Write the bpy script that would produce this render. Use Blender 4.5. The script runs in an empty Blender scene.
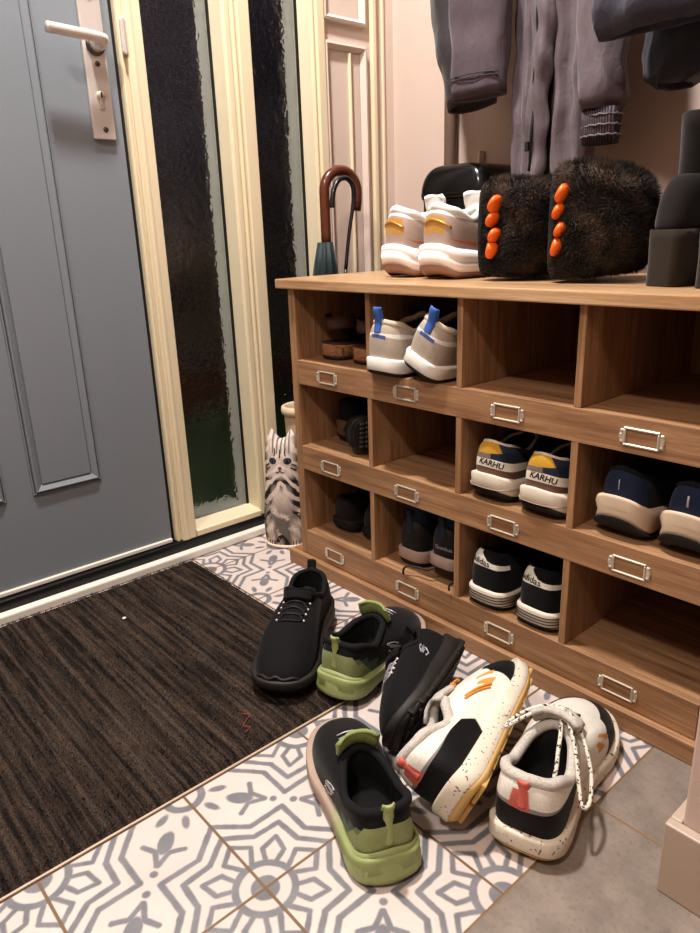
import bpy, bmesh, math, random
from mathutils import Vector, Matrix, noise
random.seed(7)
D = bpy.data
COL = bpy.context.scene.collection
PI = math.pi

# ------------------------------------------------------------------ node helpers
def srgb(r, g, b):
    def c(v):
        v /= 255.0
        return v / 12.92 if v <= 0.04045 else ((v + 0.055) / 1.055) ** 2.4
    return (c(r), c(g), c(b), 1.0)

class NT:
    def __init__(self, name):
        self.m = D.materials.new(name); self.m.use_nodes = True
        self.t = self.m.node_tree; self.n = self.t.nodes; self.l = self.t.links
        self.n.clear()
        self.out = self.n.new('ShaderNodeOutputMaterial')
        self.p = self.n.new('ShaderNodeBsdfPrincipled')
        self.l.new(self.p.outputs[0], self.out.inputs[0])
        self.tc = self.n.new('ShaderNodeTexCoord')
    def put(self, sock, v):
        if isinstance(v, bpy.types.NodeSocket): self.l.new(v, sock)
        else: sock.default_value = v
    def math(self, op, a, b=0.0, clamp=False, c=None):
        n = self.n.new('ShaderNodeMath'); n.operation = op; n.use_clamp = clamp
        self.put(n.inputs[0], a); self.put(n.inputs[1], b)
        if c is not None: self.put(n.inputs[2], c)
        return n.outputs[0]
    def vmath(self, op, a, b=None, scale=None):
        n = self.n.new('ShaderNodeVectorMath'); n.operation = op
        self.put(n.inputs[0], a)
        if b is not None: self.put(n.inputs[1], b)
        if scale is not None: self.put(n.inputs['Scale'], scale)
        return n.outputs['Value'] if op in ('LENGTH', 'DOT_PRODUCT', 'DISTANCE') else n.outputs['Vector']
    def sep(self, v):
        n = self.n.new('ShaderNodeSeparateXYZ'); self.put(n.inputs[0], v); return n.outputs
    def comb(self, x, y, z=0.0):
        n = self.n.new('ShaderNodeCombineXYZ')
        self.put(n.inputs[0], x); self.put(n.inputs[1], y); self.put(n.inputs[2], z); return n.outputs[0]
    def mix(self, f, a, b):
        n = self.n.new('ShaderNodeMix'); n.data_type = 'RGBA'
        self.put(n.inputs[0], f); self.put(n.inputs[6], a); self.put(n.inputs[7], b); return n.outputs[2]
    def mapping(self, v, scale):
        n = self.n.new('ShaderNodeMapping'); self.put(n.inputs[0], v); n.inputs['Scale'].default_value = scale
        return n.outputs[0]
    def noise(self, v, scale, detail=3.0, rough=0.55, dist=0.0):
        n = self.n.new('ShaderNodeTexNoise'); self.put(n.inputs['Vector'], v)
        n.inputs['Scale'].default_value = scale; n.inputs['Detail'].default_value = detail
        n.inputs['Roughness'].default_value = rough; n.inputs['Distortion'].default_value = dist
        return n.outputs[0]
    def wave(self, v, scale, dist=0.0, direction='X', detail=2.0, dscale=1.0):
        n = self.n.new('ShaderNodeTexWave'); self.put(n.inputs['Vector'], v); n.bands_direction = direction
        n.inputs['Scale'].default_value = scale; n.inputs['Distortion'].default_value = dist
        n.inputs['Detail'].default_value = detail; n.inputs['Detail Scale'].default_value = dscale
        return n.outputs[1]
    def ramp(self, f, stops):
        n = self.n.new('ShaderNodeValToRGB'); self.put(n.inputs[0], f)
        e = n.color_ramp.elements
        while len(e) < len(stops): e.new(0.5)
        for i, (p, c) in enumerate(stops): e[i].position = p; e[i].color = c
        return n.outputs[0]
    def maprange(self, v, a, b, c=0.0, d=1.0, smooth=False):
        n = self.n.new('ShaderNodeMapRange'); n.clamp = True
        if smooth: n.interpolation_type = 'SMOOTHSTEP'
        self.put(n.inputs[0], v)
        for i, x in enumerate((a, b, c, d)): n.inputs[i + 1].default_value = x
        return n.outputs[0]
    def bump(self, h, strength=0.3, dist=0.002):
        n = self.n.new('ShaderNodeBump'); self.put(n.inputs['Height'], h)
        n.inputs['Strength'].default_value = strength; n.inputs['Distance'].default_value = dist
        self.l.new(n.outputs[0], self.p.inputs['Normal'])
    def base(self, c): self.put(self.p.inputs['Base Color'], c)
    def set(self, rough=0.6, metal=0.0, spec=0.5, sheen=0.0, coat=0.0):
        self.p.inputs['Roughness'].default_value = rough; self.p.inputs['Metallic'].default_value = metal
        self.p.inputs['Specular IOR Level'].default_value = spec
        if sheen:
            self.p.inputs['Sheen Weight'].default_value = sheen; self.p.inputs['Sheen Roughness'].default_value = 0.5
        if coat: self.p.inputs['Coat Weight'].default_value = coat

def shade(c, k): return (min(c[0] * k, 1), min(c[1] * k, 1), min(c[2] * k, 1), 1)

_cache = {}
def plain(name, c, rough=0.6, metal=0.0, var=0.12, nscale=30.0, bscale=None, bstr=0.25, bdist=0.001, spec=0.5, sheen=0.0, coat=0.0):
    """a material of one colour with gentle noise variation and optional fine bump"""
    if name in _cache: return _cache[name]
    t = NT(name)
    f = t.noise(t.tc.outputs['Object'], nscale, 4.0)
    t.base(t.mix(f, shade(c, 1 - var), shade(c, 1 + var)))
    t.set(rough, metal, spec, sheen, coat)
    if bscale: t.bump(t.noise(t.tc.outputs['Object'], bscale, 2.0), bstr, bdist)
    _cache[name] = t.m
    return t.m

def knit(name, c, rough=0.85, scale=900.0, strength=0.35, sheen=0.1, var=0.15):
    if name in _cache: return _cache[name]
    t = NT(name); o = t.tc.outputs['Object']
    f = t.noise(o, 40.0, 3.0)
    v = t.n.new('ShaderNodeTexVoronoi'); t.put(v.inputs['Vector'], o); v.inputs['Scale'].default_value = scale * 0.5
    t.base(t.mix(t.math('MULTIPLY', v.outputs[0], 0.6), t.mix(f, shade(c, 1 - var), shade(c, 1 + var)), shade(c, 0.55)))
    t.set(rough, 0, 0.3, sheen)
    t.bump(v.outputs[0], strength, 0.001)
    _cache[name] = t.m
    return t.m

def wood(name, axis, c1, c2, c3, rough=0.45):
    t = NT(name); o = t.tc.outputs['Object']
    sc = {'x': (1.2, 16, 16), 'y': (16, 1.2, 16), 'z': (16, 16, 1.2)}[axis]
    n1 = t.noise(t.mapping(o, sc), 3.2, 6.0, 0.62, 0.6)
    sc2 = tuple(s * 5 if s > 2 else s * 2 for s in sc)
    n2 = t.noise(t.mapping(o, sc2), 4.0, 3.0, 0.6)
    n3 = t.noise(o, 2.6, 2.0)
    col = t.ramp(n1, [(0.3, c1), (0.52, c2), (0.75, c3)])
    col = t.mix(t.maprange(n2, 0.42, 0.62, 0.42, 0.0), col, c1)
    col = t.mix(t.maprange(n3, 0.35, 0.7, 0.0, 0.35), col, shade(c2, 0.72))
    t.base(col); t.set(rough, 0, 0.4)
    t.bump(n2, 0.12, 0.001)
    return t.m

# ------------------------------------------------------------------ object helpers
def tag(o, label=None, cat=None, group=None, kind=None):
    if label: o['label'] = label
    if cat: o['category'] = cat
    if group: o['group'] = group
    if kind: o['kind'] = kind
    return o

def empty(name, loc=(0, 0, 0), rotz=0.0):
    o = D.objects.new(name, None); COL.objects.link(o); o.empty_display_size = 0.02
    o.location = loc; o.rotation_euler = (0, 0, rotz); return o

def link(name, me, parent=None):
    o = D.objects.new(name, me); COL.objects.link(o)
    if parent is not None: o.parent = parent
    return o

def mesh(name, verts, faces, mat, parent=None, smooth=True, mats=None, fmat=None, uvs=None):
    me = D.meshes.new(name); me.from_pydata([tuple(v) for v in verts], [], faces)
    for m in (mats or [mat]): me.materials.append(m)
    if fmat:
        for p, k in zip(me.polygons, fmat): p.material_index = k
    if uvs:
        lay = me.uv_layers.new(name='UVMap')
        flat = [c for f in uvs for uv in f for c in uv]
        lay.data.foreach_set('uv', flat)
    me.polygons.foreach_set('use_smooth', [smooth] * len(me.polygons)); me.update()
    return link(name, me, parent)

def from_bm(name, bm, mat, parent=None, smooth=False):
    bmesh.ops.recalc_face_normals(bm, faces=bm.faces)
    me = D.meshes.new(name); bm.to_mesh(me); bm.free()
    for m in (mat if isinstance(mat, list) else [mat]): me.materials.append(m)
    me.polygons.foreach_set('use_smooth', [smooth] * len(me.polygons)); me.update()
    return link(name, me, parent)

def bbox(bm, x0, x1, y0, y1, z0, z1, bev=0.0, seg=2):
    r = bmesh.ops.create_cube(bm, size=1.0)
    vs = r['verts']
    for v in vs:
        v.co = Vector(((x0 + x1) / 2 + v.co.x * (x1 - x0), (y0 + y1) / 2 + v.co.y * (y1 - y0), (z0 + z1) / 2 + v.co.z * (z1 - z0)))
    if bev:
        es = list({e for v in vs for e in v.link_edges})
        bmesh.ops.bevel(bm, geom=es, offset=bev, segments=seg, affect='EDGES', profile=0.5)

def box(name, x0, x1, y0, y1, z0, z1, mat, parent=None, bev=0.0, seg=2):
    bm = bmesh.new(); bbox(bm, x0, x1, y0, y1, z0, z1, bev, seg)
    return from_bm(name, bm, mat, parent)

def tube_geo(pts, rad, n=8, closed=False, flat=1.0, cap=True):
    """verts, faces of a tube along pts; rad number or list"""
    pts = [Vector(p) for p in pts]; N = len(pts)
    R = rad if isinstance(rad, (list, tuple)) else [rad] * N
    V, F = [], []; up = None
    for i in range(N):
        if closed: t = pts[(i + 1) % N] - pts[i - 1]
        else: t = pts[min(i + 1, N - 1)] - pts[max(i - 1, 0)]
        if t.length < 1e-9: t = Vector((0, 0, 1))
        t.normalize()
        if up is None:
            up = Vector((0, 0, 1)) if abs(t.z) < 0.9 else Vector((0, 1, 0))
        s = t.cross(up)
        if s.length < 1e-6: s = t.cross(Vector((1, 0, 0)))
        s.normalize(); up = s.cross(t).normalized()
        for k in range(n):
            a = 2 * PI * k / n
            V.append(pts[i] + s * (math.cos(a) * R[i]) + up * (math.sin(a) * R[i] * flat))
    for i in range(N if closed else N - 1):
        j = (i + 1) % N
        for k in range(n):
            k2 = (k + 1) % n
            F.append((i * n + k, i * n + k2, j * n + k2, j * n + k))
    if cap and not closed:
        F.append(tuple(range(n - 1, -1, -1))); F.append(tuple((N - 1) * n + k for k in range(n)))
    return V, F

def tube(name, pts, rad, mat, parent=None, n=8, closed=False, flat=1.0):
    V, F = tube_geo(pts, rad, n, closed, flat); return mesh(name, V, F, mat, parent)

def tubes(name, lists, rad, mat, parent=None, n=6, flat=1.0):
    V, F = [], []
    for pts in lists:
        v, f = tube_geo(pts, rad, n, False, flat); o = len(V); V += v; F += [tuple(i + o for i in q) for q in f]
    return mesh(name, V, F, mat, parent)

def catmull(P, n, closed=False):
    P = [Vector(p) for p in P]; out = []; N = len(P); S = N if closed else N - 1
    for i in range(S):
        if closed: a, b, c, d = P[i - 1], P[i], P[(i + 1) % N], P[(i + 2) % N]
        else: a, b, c, d = P[max(i - 1, 0)], P[i], P[i + 1], P[min(i + 2, N - 1)]
        for k in range(n):
            t = k / n
            out.append(0.5 * ((2 * b) + (c - a) * t + (2 * a - 5 * b + 4 * c - d) * t * t + (3 * b - a - 3 * c + d) * t ** 3))
    if not closed: out.append(P[-1].copy())
    return out

def resample(P, n):
    """n+1 points equally spaced by arc length along polyline"""
    L = [0.0]
    for i in range(1, len(P)): L.append(L[-1] + (P[i] - P[i - 1]).length)
    out = []; j = 0
    for k in range(n + 1):
        d = L[-1] * k / n
        while j < len(P) - 2 and L[j + 1] < d: j += 1
        s = (d - L[j]) / max(L[j + 1] - L[j], 1e-9)
        out.append(P[j].lerp(P[j + 1], min(max(s, 0), 1)))
    return out

def lathe(name, prof, mat, parent=None, n=32, sx=1.0, sy=1.0, loc=(0, 0, 0)):
    V, F = [], []
    for (r, z) in prof:
        for k in range(n):
            a = 2 * PI * k / n; V.append((loc[0] + r * sx * math.cos(a), loc[1] + r * sy * math.sin(a), loc[2] + z))
    for i in range(len(prof) - 1):
        for k in range(n):
            k2 = (k + 1) % n; F.append((i * n + k, i * n + k2, (i + 1) * n + k2, (i + 1) * n + k))
    return mesh(name, V, F, mat, parent)

def loft(loops, caps=(True, True)):
    V, F = [], []; n = len(loops[0])
    for L in loops: V += [Vector(p) for p in L]
    for i in range(len(loops) - 1):
        for k in range(n):
            k2 = (k + 1) % n; F.append((i * n + k, i * n + k2, (i + 1) * n + k2, (i + 1) * n + k))
    if caps[0]: F.append(tuple(range(n - 1, -1, -1)))
    if caps[1]: F.append(tuple((len(loops) - 1) * n + k for k in range(n)))
    return V, F

def smooth01(t):
    t = min(max(t, 0.0), 1.0); return t * t * (3 - 2 * t)

def interp(tab, x):
    if x <= tab[0][0]: return tab[0][1]
    for (a, va), (b, vb) in zip(tab, tab[1:]):
        if x <= b: return va + (vb - va) * smooth01((x - a) / (b - a))
    return tab[-1][1]

def sheet(name, rows, thick, mat, parent=None):
    """rows: list of lists of Vectors (a grid) given thickness along its normals"""
    R, C = len(rows), len(rows[0]); top = [Vector(p) for r in rows for p in r]; nor = []
    for i in range(R):
        for j in range(C):
            du = rows[i][min(j + 1, C - 1)] - rows[i][max(j - 1, 0)]; dv = rows[min(i + 1, R - 1)][j] - rows[max(i - 1, 0)][j]
            n = du.cross(dv); nor.append(n.normalized() if n.length > 1e-12 else Vector((0, 0, 1)))
    bot = [p - n * thick for p, n in zip(top, nor)]; V = top + bot; o = R * C; F = []
    for i in range(R - 1):
        for j in range(C - 1):
            a, b, c, d = i * C + j, i * C + j + 1, (i + 1) * C + j + 1, (i + 1) * C + j
            F.append((a, b, c, d)); F.append((o + d, o + c, o + b, o + a))
    for i in range(R - 1):
        a, d = i * C, (i + 1) * C; F.append((a, d, o + d, o + a)); a, d = i * C + C - 1, (i + 1) * C + C - 1; F.append((d, a, o + a, o + d))
    for j in range(C - 1):
        a, b = j, j + 1; F.append((b, a, o + a, o + b)); a, b = (R - 1) * C + j, (R - 1) * C + j + 1; F.append((a, b, o + b, o + a))
    return mesh(name, V, F, mat, parent)

def text_geo(s, size, bold=0.0, shear=0.0):
    cu = D.curves.new('lettering', 'FONT'); cu.body = s; cu.size = size; cu.align_x = 'CENTER'; cu.align_y = 'CENTER'
    cu.offset = bold; cu.shear = shear; cu.resolution_u = 2
    ob = D.objects.new('lettering', cu); COL.objects.link(ob)
    dg = bpy.context.evaluated_depsgraph_get(); me = D.meshes.new_from_object(ob.evaluated_get(dg))
    V = [v.co.copy() for v in me.vertices]; F = [tuple(p.vertices) for p in me.polygons]
    D.objects.remove(ob); D.curves.remove(cu); D.meshes.remove(me)
    return V, F
# ------------------------------------------------------------------ shoes
# local axes of a shoe: origin at the back of the heel on the ground, +y towards the toe, +x to its right, z up
RIGHT = [(0, 0), (.50, .012), (.74, .07), (.80, .17), (.82, .30), (.87, .45), (.98, .60), (1.0, .71), (.90, .84), (.62, .945), (.25, .992), (-.06, 1.0)]
LEFT = [(0, 0), (-.50, .012), (-.74, .07), (-.79, .17), (-.74, .30), (-.72, .43), (-.88, .60), (-.99, .73), (-.95, .86), (-.70, .955), (-.38, .994), (-.06, 1.0)]
NU, NV = 104, 24

def half_loops(right, left, n):
    r = resample(catmull([(x, y, 0) for x, y in right], 8), n // 2)
    l = resample(catmull([(x, y, 0) for x, y in left], 8), n // 2)
    return r + l[-2:0:-1]

def ucoord(i):
    h = NU // 2
    return i / h if i <= h else -(NU - i) / h

def offset_loop(L, d):
    n = len(L); out = []
    for i in range(n):
        t = L[(i + 1) % n] - L[i - 1]; nn = Vector((t.y, -t.x, 0))
        nn = nn.normalized() if nn.length > 1e-9 else Vector((0, 0, 0))
        out.append(Vector((L[i].x + nn.x * d, L[i].y + nn.y * d, L[i].z)))
    return out

def upper_mat(name, base, patches, rough=0.8, knit_scale=900.0, sheen=0.1, strength=0.3):
    """patches: (colour, polygon in (u, v), mirror flag); u runs from -1 to 1 round the shoe with 0 at the heel, v from sole to rim"""
    if name in _cache: return _cache[name]
    t = NT(name); o = t.tc.outputs['Object']; uv = t.sep(t.tc.outputs['UV'])
    u, v = uv[0], uv[1]; au = t.math('ABSOLUTE', u)
    nz = t.noise(o, 45.0, 3.0)
    col = t.mix(nz, shade(base, 0.86), shade(base, 1.12))
    for (c, poly, mir) in patches:
        x = au if mir else u; m = None
        area = sum(a[0] * b[1] - b[0] * a[1] for a, b in zip(poly, poly[1:] + poly[:1]))
        if area < 0: poly = poly[::-1]
        for (x0, y0), (x1, y1) in zip(poly, poly[1:] + poly[:1]):
            ex, ey = x1 - x0, y1 - y0; ln = math.hypot(ex, ey) or 1e-6
            a, b = -ey / ln, ex / ln; cc = -(a * x0 + b * y0)
            d = t.math('MULTIPLY_ADD', x, a, c=t.math('MULTIPLY_ADD', v, b, c=cc))
            m = d if m is None else t.math('MINIMUM', m, d)
        f = t.maprange(m, -0.004, 0.004)
        col = t.mix(f, col, t.mix(nz, shade(c, 0.88), shade(c, 1.1)))
    vor = t.n.new('ShaderNodeTexVoronoi'); t.put(vor.inputs['Vector'], o); vor.inputs['Scale'].default_value = knit_scale * 0.6
    t.base(t.mix(t.math('MULTIPLY', vor.outputs[0], 0.35), col, t.mix(0.5, col, (0, 0, 0, 1))))
    t.set(rough, 0, 0.3, sheen); t.bump(vor.outputs[0], strength, 0.0008)
    _cache[name] = t.m
    return t.m

class Shoe:
    def __init__(s, name, label, cat, group, side=1, L=.30, W=.055, hh=.088, hs=.07, hf=.088, yf=.44, ys=.24, ow=.60, heel_in=.035,
                 zt=((0, .032), (.5, .026), (.75, .022), (1, .024)), rise=0.0, spring=.012, bevel=.008, out=.006, flare=.003, a_toe=.62, puff=0.002,
                 upper=None, mid=None, outm=None, lining=None, collar=None, collar_r=.005, mid_rows=None, arch=False, mid_wave=0.0, ball=1.0):
        s.root = empty(name); tag(s.root, label, cat, group); s.side, s.L, s.W = side, L, W
        s.yf, s.zt_tab, s.rise, s.spring, s.bevel = yf, zt, rise, spring, bevel
        s.hh, s.hs, s.hf = hh, hs, hf; s.parts = []
        fx = side
        bf = lambda y: 1 - (1 - ball) * smooth01((y - .32) / .25)
        R = [(x * fx * W * bf(y), y * L) for x, y in (RIGHT if fx > 0 else LEFT)]
        Lf = [(x * fx * W * bf(y), y * L) for x, y in (LEFT if fx > 0 else RIGHT)]
        s.outline = half_loops(R, Lf, NU)
        o = ow * W
        Ro = [(0, heel_in * L), (o * .62, heel_in * L + .008), (o * .93, .12 * L), (o, ys * L), (o * .86, (ys + .1) * L), (o * .55, (yf - .03) * L), (0, yf * L)]
        s.open = half_loops(Ro, [(-x, y) for x, y in Ro], NU)
        s.us = [ucoord(i) for i in range(NU)]
        def rimz(u):
            u = abs(u); return interp([(0, hh), (.22, hh * .97), (.52, hs), (.8, hs + (hf - hs) * .6), (1, hf)], u)
        s.rim = [Vector((p.x, p.y, rimz(u) + s.zb(p.y / L) * .9)) for p, u in zip(s.open, s.us)]
        # the wall, from the sole edge to the rim
        base = offset_loop(s.outline, -.003); G = []
        for j in range(NV + 1):
            q = j / NV; row = []
            for i in range(NU):
                u = abs(s.us[i]); b = base[i]; r = s.rim[i]; z0 = s.ztop(b.y / L) - .003
                f = 1 - math.cos(q * PI / 2)
                k = interp([(0, 1.0), (.3, .96), (.6, .85), (1, a_toe)], u)
                ell = math.sqrt(max(0, 1 - (1 - f) ** 2))
                z = z0 + (r.z - z0) * ((1 - k) * f + k * ell)
                ff = f ** interp([(0, .9), (.35, 1.0), (1, 1.0)], u)
                p = Vector((b.x + (r.x - b.x) * ff, b.y + (r.y - b.y) * ff, z))
                out_d = puff * math.sin(q * PI) * interp([(0, 1.6), (.3, 1.0), (1, .5)], u)
                c = Vector((0, .5 * L, 0)); d = Vector((b.x, (b.y - .5 * L) * .4, 0)); d = d.normalized() if d.length > 1e-6 else d
                row.append(p + d * out_d)
            G.append(row)
        s.G = G
        V = [p for row in G for p in row]; F, UV = [], []
        h = NU // 2
        for j in range(NV):
            for i in range(NU):
                i2 = (i + 1) % NU
                F.append((j * NU + i, j * NU + i2, (j + 1) * NU + i2, (j + 1) * NU + i))
                u0 = ucoord(i); u1 = ucoord(i2)
                if i == h: u0 = -1.0
                if i2 == h: u1 = 1.0
                v0, v1 = math.sin(j / NV * PI / 2), math.sin((j + 1) / NV * PI / 2)
                UV.append([(u0, v0), (u1, v0), (u1, v1), (u0, v1)])
        s.upper = mesh('upper', V, F, upper, s.root, uvs=UV)
        # lining: rolls over the rim and drops to the insole
        inner = []
        for k, (dz, sc) in enumerate(((0, 1.0), (.002, .96), (-.004, .90), (-.03, .88))):
            inner.append([Vector((p.x * sc, yc(p.y, s, sc), p.z + dz)) for p in s.rim])
        zi = s.ztop(.2) + .004
        inner.append([Vector((p.x * .88, yc(p.y, s, .9), min(zi + (p.z - zi) * .25, p.z - .03))) for p in s.rim])
        inner.append([Vector((p.x * .86, yc(p.y, s, .88), s.ztop(p.y / L) + .004)) for p in s.rim])
        V, F = loft(inner, (False, True)); mesh('lining', V, F, lining or upper, s.root)
        if collar: tube('collar', s.rim, collar_r, collar, s.root, n=8, closed=True)
        # midsole and outsole
        rows = mid_rows or [(0.0, .000), (.15, flare + .001), (.5, flare - .0005), (.85, flare + .0005), (1.0, flare - .002)]
        loops = []
        for (q, d) in rows:
            lp = offset_loop(s.outline, d); LL = []
            for p, u in zip(lp, s.us):
                z0 = s.zb(p.y / L) + out * .8; z1 = s.ztop(p.y / L)
                w = mid_wave * math.sin(p.y / L * 17 + 1.2) * (1 if q > .5 else .3)
                LL.append(Vector((p.x, p.y, z0 + (z1 - z0) * q + w)))
            loops.append(LL)
        V, F = loft(loops); s.mid = mesh('midsole', V, F, mid, s.root)
        loops = []
        for (q, d) in ((0, -.004), (.3, -.001), (1.0, flare - .001)):
            lp = offset_loop(s.outline, d)
            loops.append([Vector((p.x, p.y, s.zb(p.y / L) + out * q)) for p in lp])
        V, F = loft(loops); s.outs = mesh('outsole', V, F, outm, s.root)
    def zb(s, t):
        z = s.rise * smooth01(1 - (t - .05) / .5) if s.rise else 0.0
        if t > .68: z += s.spring * ((t - .68) / .32) ** 2
        if t < .12: z += s.bevel * ((.12 - t) / .12) ** 2
        return z
    def ztop(s, t): return s.zb(t) * .8 + interp(s.zt_tab, t)
    def surf(s, u, v):
        h = NU // 2
        x = (u * h) % NU; i = int(x); f = x - i; y = math.asin(min(max(v, 0), 1)) * 2 / PI * NV; j = min(int(y), NV - 1); g = y - j
        a = s.G[j][i % NU].lerp(s.G[j][(i + 1) % NU], f); b = s.G[j + 1][i % NU].lerp(s.G[j + 1][(i + 1) % NU], f)
        return a.lerp(b, g)
    def frame(s, u, v):
        e = .01
        du = (s.surf(u + e, v) - s.surf(u - e, v)) / (2 * e); v0, v1 = max(v - e, 0), min(v + e, 1)
        dv = (s.surf(u, v1) - s.surf(u, v0)) / (v1 - v0)
        n = du.cross(dv); n = n.normalized() if n.length > 1e-9 else Vector((0, 0, 1))
        return du, dv, n
    def on(s, u, v, lift=.001):
        return s.surf(u, v) + s.frame(u, v)[2] * lift
    def top(s, x, y, lift=.002):
        """a point on the vamp above (x, y)"""
        best = []
        for row in s.G[3:]:
            for p in row:
                d = (p.x - x) ** 2 + (p.y - y) ** 2
                if p.y > s.yf * s.L * .7: best.append((d, p.z))
        best.sort(key=lambda e: e[0]); b = best[:4]
        w = [1 / (d + 1e-7) for d, _ in b]; z = sum(k * q[1] for k, q in zip(w, b)) / sum(w)
        return Vector((x, y, z + lift))
    def decal_pt(s, u0, v0, dx, dy, lift, rot=0.0):
        du, dv, n = s.frame(u0, v0)
        if rot:
            c, k = math.cos(rot), math.sin(rot); dx, dy = dx * c - dy * k, dx * k + dy * c
        return s.on(u0 + dx / du.length, v0 + dy / dv.length, lift)
    def lines(s, name, polys, u0, v0, mat, r=.0009, rot=0.0, parent=None, smooth=4):
        L = []
        for P in polys:
            pts = catmull([(x, y, 0) for x, y in P], smooth) if smooth else [Vector((x, y, 0)) for x, y in P]
            L.append([s.decal_pt(u0, v0, p.x, p.y, .0006, rot) for p in pts])
        return tubes(name, L, r, mat, parent or s.upper, n=5)
    def text(s, body, u0, v0, size, mat, rot=0.0, bold=0.0, shear=0.0):
        V, F = text_geo(body, size, bold, shear)
        # refine long edges a little is unnecessary: letters are small
        return mesh('lettering', [s.decal_pt(u0, v0, p.x, p.y, .0012, rot) for p in V], F, mat, s.upper)
    def tongue(s, mat, w=.052, rise=.03, back=.01, y0=.10, thick=.006, wid_top=1.0):
        rim = s.rim[NU // 2]; rows = []
        P = [s.top(0, rim.y + y0 * s.L, .003), s.top(0, rim.y + y0 * .5 * s.L, .004), rim + Vector((0, .004, .004)), rim + Vector((0, -back * .5, rise * .55)), rim + Vector((0, -back, rise))]
        C = catmull(P, 4)
        for i, c in enumerate(C):
            q = i / (len(C) - 1); ww = w * (.8 + .2 * q) * (wid_top if q > .9 else 1)
            if q > .97: ww *= .8
            rows.append([c + Vector((ww * (k / 8 - .5), (k / 8 - .5) ** 2 * -.03, -abs(k / 8 - .5) ** 2 * .035)) for k in range(9)])
        return sheet('tongue', rows, thick, mat, s.root)
    def laces(s, mat, ys=(.45, .49, .53, .57, .61), half=.020, r=.0022, cross=True, flat=.6, name='laces', lift=.004):
        L = []
        for k, y in enumerate(ys):
            hw = half * (1 - .12 * k / len(ys)); yy = y * s.L
            L.append([s.top(x * hw, yy, lift + (.002 if abs(x) < .8 else 0)) for x in (-1, -.6, -.2, .2, .6, 1)])
            if cross and k + 1 < len(ys):
                y2 = ys[k + 1] * s.L
                L.append([s.top(x * hw, yy + (y2 - yy) * (x + 1) / 2, lift + .003) for x in (-1, -.5, 0, .5, 1)])
                L.append([s.top(-x * hw, yy + (y2 - yy) * (x + 1) / 2, lift + .002) for x in (-1, -.5, 0, .5, 1)])
        return tubes(name, L, r, mat, s.root, n=6, flat=flat)
    def heel_tab(s, mat, w=.016, z0=.75, up=.018, thick=.0025, lean=.004):
        p0 = s.surf(0, z0); p1 = s.surf(0, .98)
        C = catmull([p0 + Vector((0, -.002, 0)), p0.lerp(p1, .5) + Vector((0, -.003, 0)), p1 + Vector((0, -.0045, .002)), p1 + Vector((0, -.0045 - lean * .6, .002 + up * .6)), p1 + Vector((0, -.002 - lean, up)), p1 + Vector((0, .002 - lean, up * 1.02)), p1 + Vector((0, .003 - lean * .4, up * .5)), p1 + Vector((0, .006, -.006))], 5)
        rows = [[c + Vector((w * (k / 4 - .5), (k / 4 - .5) ** 2 * .012, 0)) for k in range(5)] for c in C]
        return sheet('heel_tab', rows, thick, mat, s.root)
    def lugs(s, mat, nrow=9, depth=.004, cols=3, gap=.25):
        bm = bmesh.new()
        for r in range(nrow):
            t0 = .05 + .9 * r / nrow; t1 = t0 + .9 / nrow * (1 - gap); ym = (t0 + t1) / 2 * s.L
            xs = [p.x for p in s.outline if abs(p.y - ym) < .02 * s.L * 1.2]
            if len(xs) < 2: continue
            xa, xb = min(xs) + .004, max(xs) - .004
            for c in range(cols):
                a = xa + (xb - xa) * c / cols + .002; b = xa + (xb - xa) * (c + 1) / cols - .002
                z = s.zb((t0 + t1) / 2)
                bbox(bm, a, b, t0 * s.L, t1 * s.L, z - depth, z + .003, .001, 1)
        return from_bm('tread', bm, mat, s.outs)
    def place(s, x, y, z, yaw=None, d=None, roll=0.0, pitch=0.0):
        """heel over (x, y), lowest point resting at height z; d: heading heel->toe in plan"""
        if d is not None: yaw = math.atan2(-d[0], d[1])
        M = Matrix.Rotation(yaw, 4, 'Z') @ Matrix.Rotation(pitch, 4, 'X') @ Matrix.Rotation(roll, 4, 'Y')
        lo = 9
        for ob in s.all():
            for v in ob.data.vertices:
                lo = min(lo, (M @ v.co).z)
        s.root.rotation_euler = M.to_euler(); s.root.location = (x, y, z - lo + .0007)
        return s
    def all(s):
        def rec(o):
            for c in o.children:
                yield c
                yield from rec(c)
        bpy.context.view_layer.update()
        return list(rec(s.root))

def yc(y, s, sc):
    c = (s.yf * .5 + .02) * s.L
    return c + (y - c) * (1 - (1 - sc) * .6)
# ------------------------------------------------------------------ colours and shared materials
M = {}
M['cream'] = plain('cream_paint', srgb(226, 212, 182), .38, var=.04, nscale=8)
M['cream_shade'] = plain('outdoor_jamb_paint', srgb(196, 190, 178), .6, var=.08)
M['wallpaint'] = plain('pink_beige_wall_paint', srgb(204, 184, 172), .7, var=.03, nscale=5, bscale=260, bstr=.08)
M['ceilpaint'] = plain('ceiling_paint', srgb(235, 228, 218), .8, var=.02)
M['panelpaint'] = plain('pale_pink_panel_paint', srgb(214, 196, 184), .5, var=.03, nscale=6)
M['black_stone'] = plain('black_stone', srgb(22, 22, 24), .3, var=.2)
M['white_strip'] = plain('white_strip_paint', srgb(232, 226, 214), .35, var=.05)
M['rubber'] = plain('black_rubber', srgb(20, 20, 20), .7)
M['steel'] = plain('brushed_steel', srgb(226, 218, 212), .34, .55, var=.04, nscale=60)
M['steel_dark'] = plain('dark_steel', srgb(110, 105, 100), .35, 1.0, var=.06)
M['door_paint'] = plain('grey_blue_door_paint', srgb(130, 136, 142), .42, var=.03, nscale=4, bscale=500, bstr=.04)
M['nickel'] = plain('worn_nickel', srgb(214, 206, 190), .35, .6, var=.15, nscale=80)
W1, W2, W3 = srgb(122, 90, 63), srgb(177, 138, 103), srgb(200, 162, 125)
M['wood_x'] = wood('wood_grain_along', 'x', W1, W2, W3)
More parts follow.
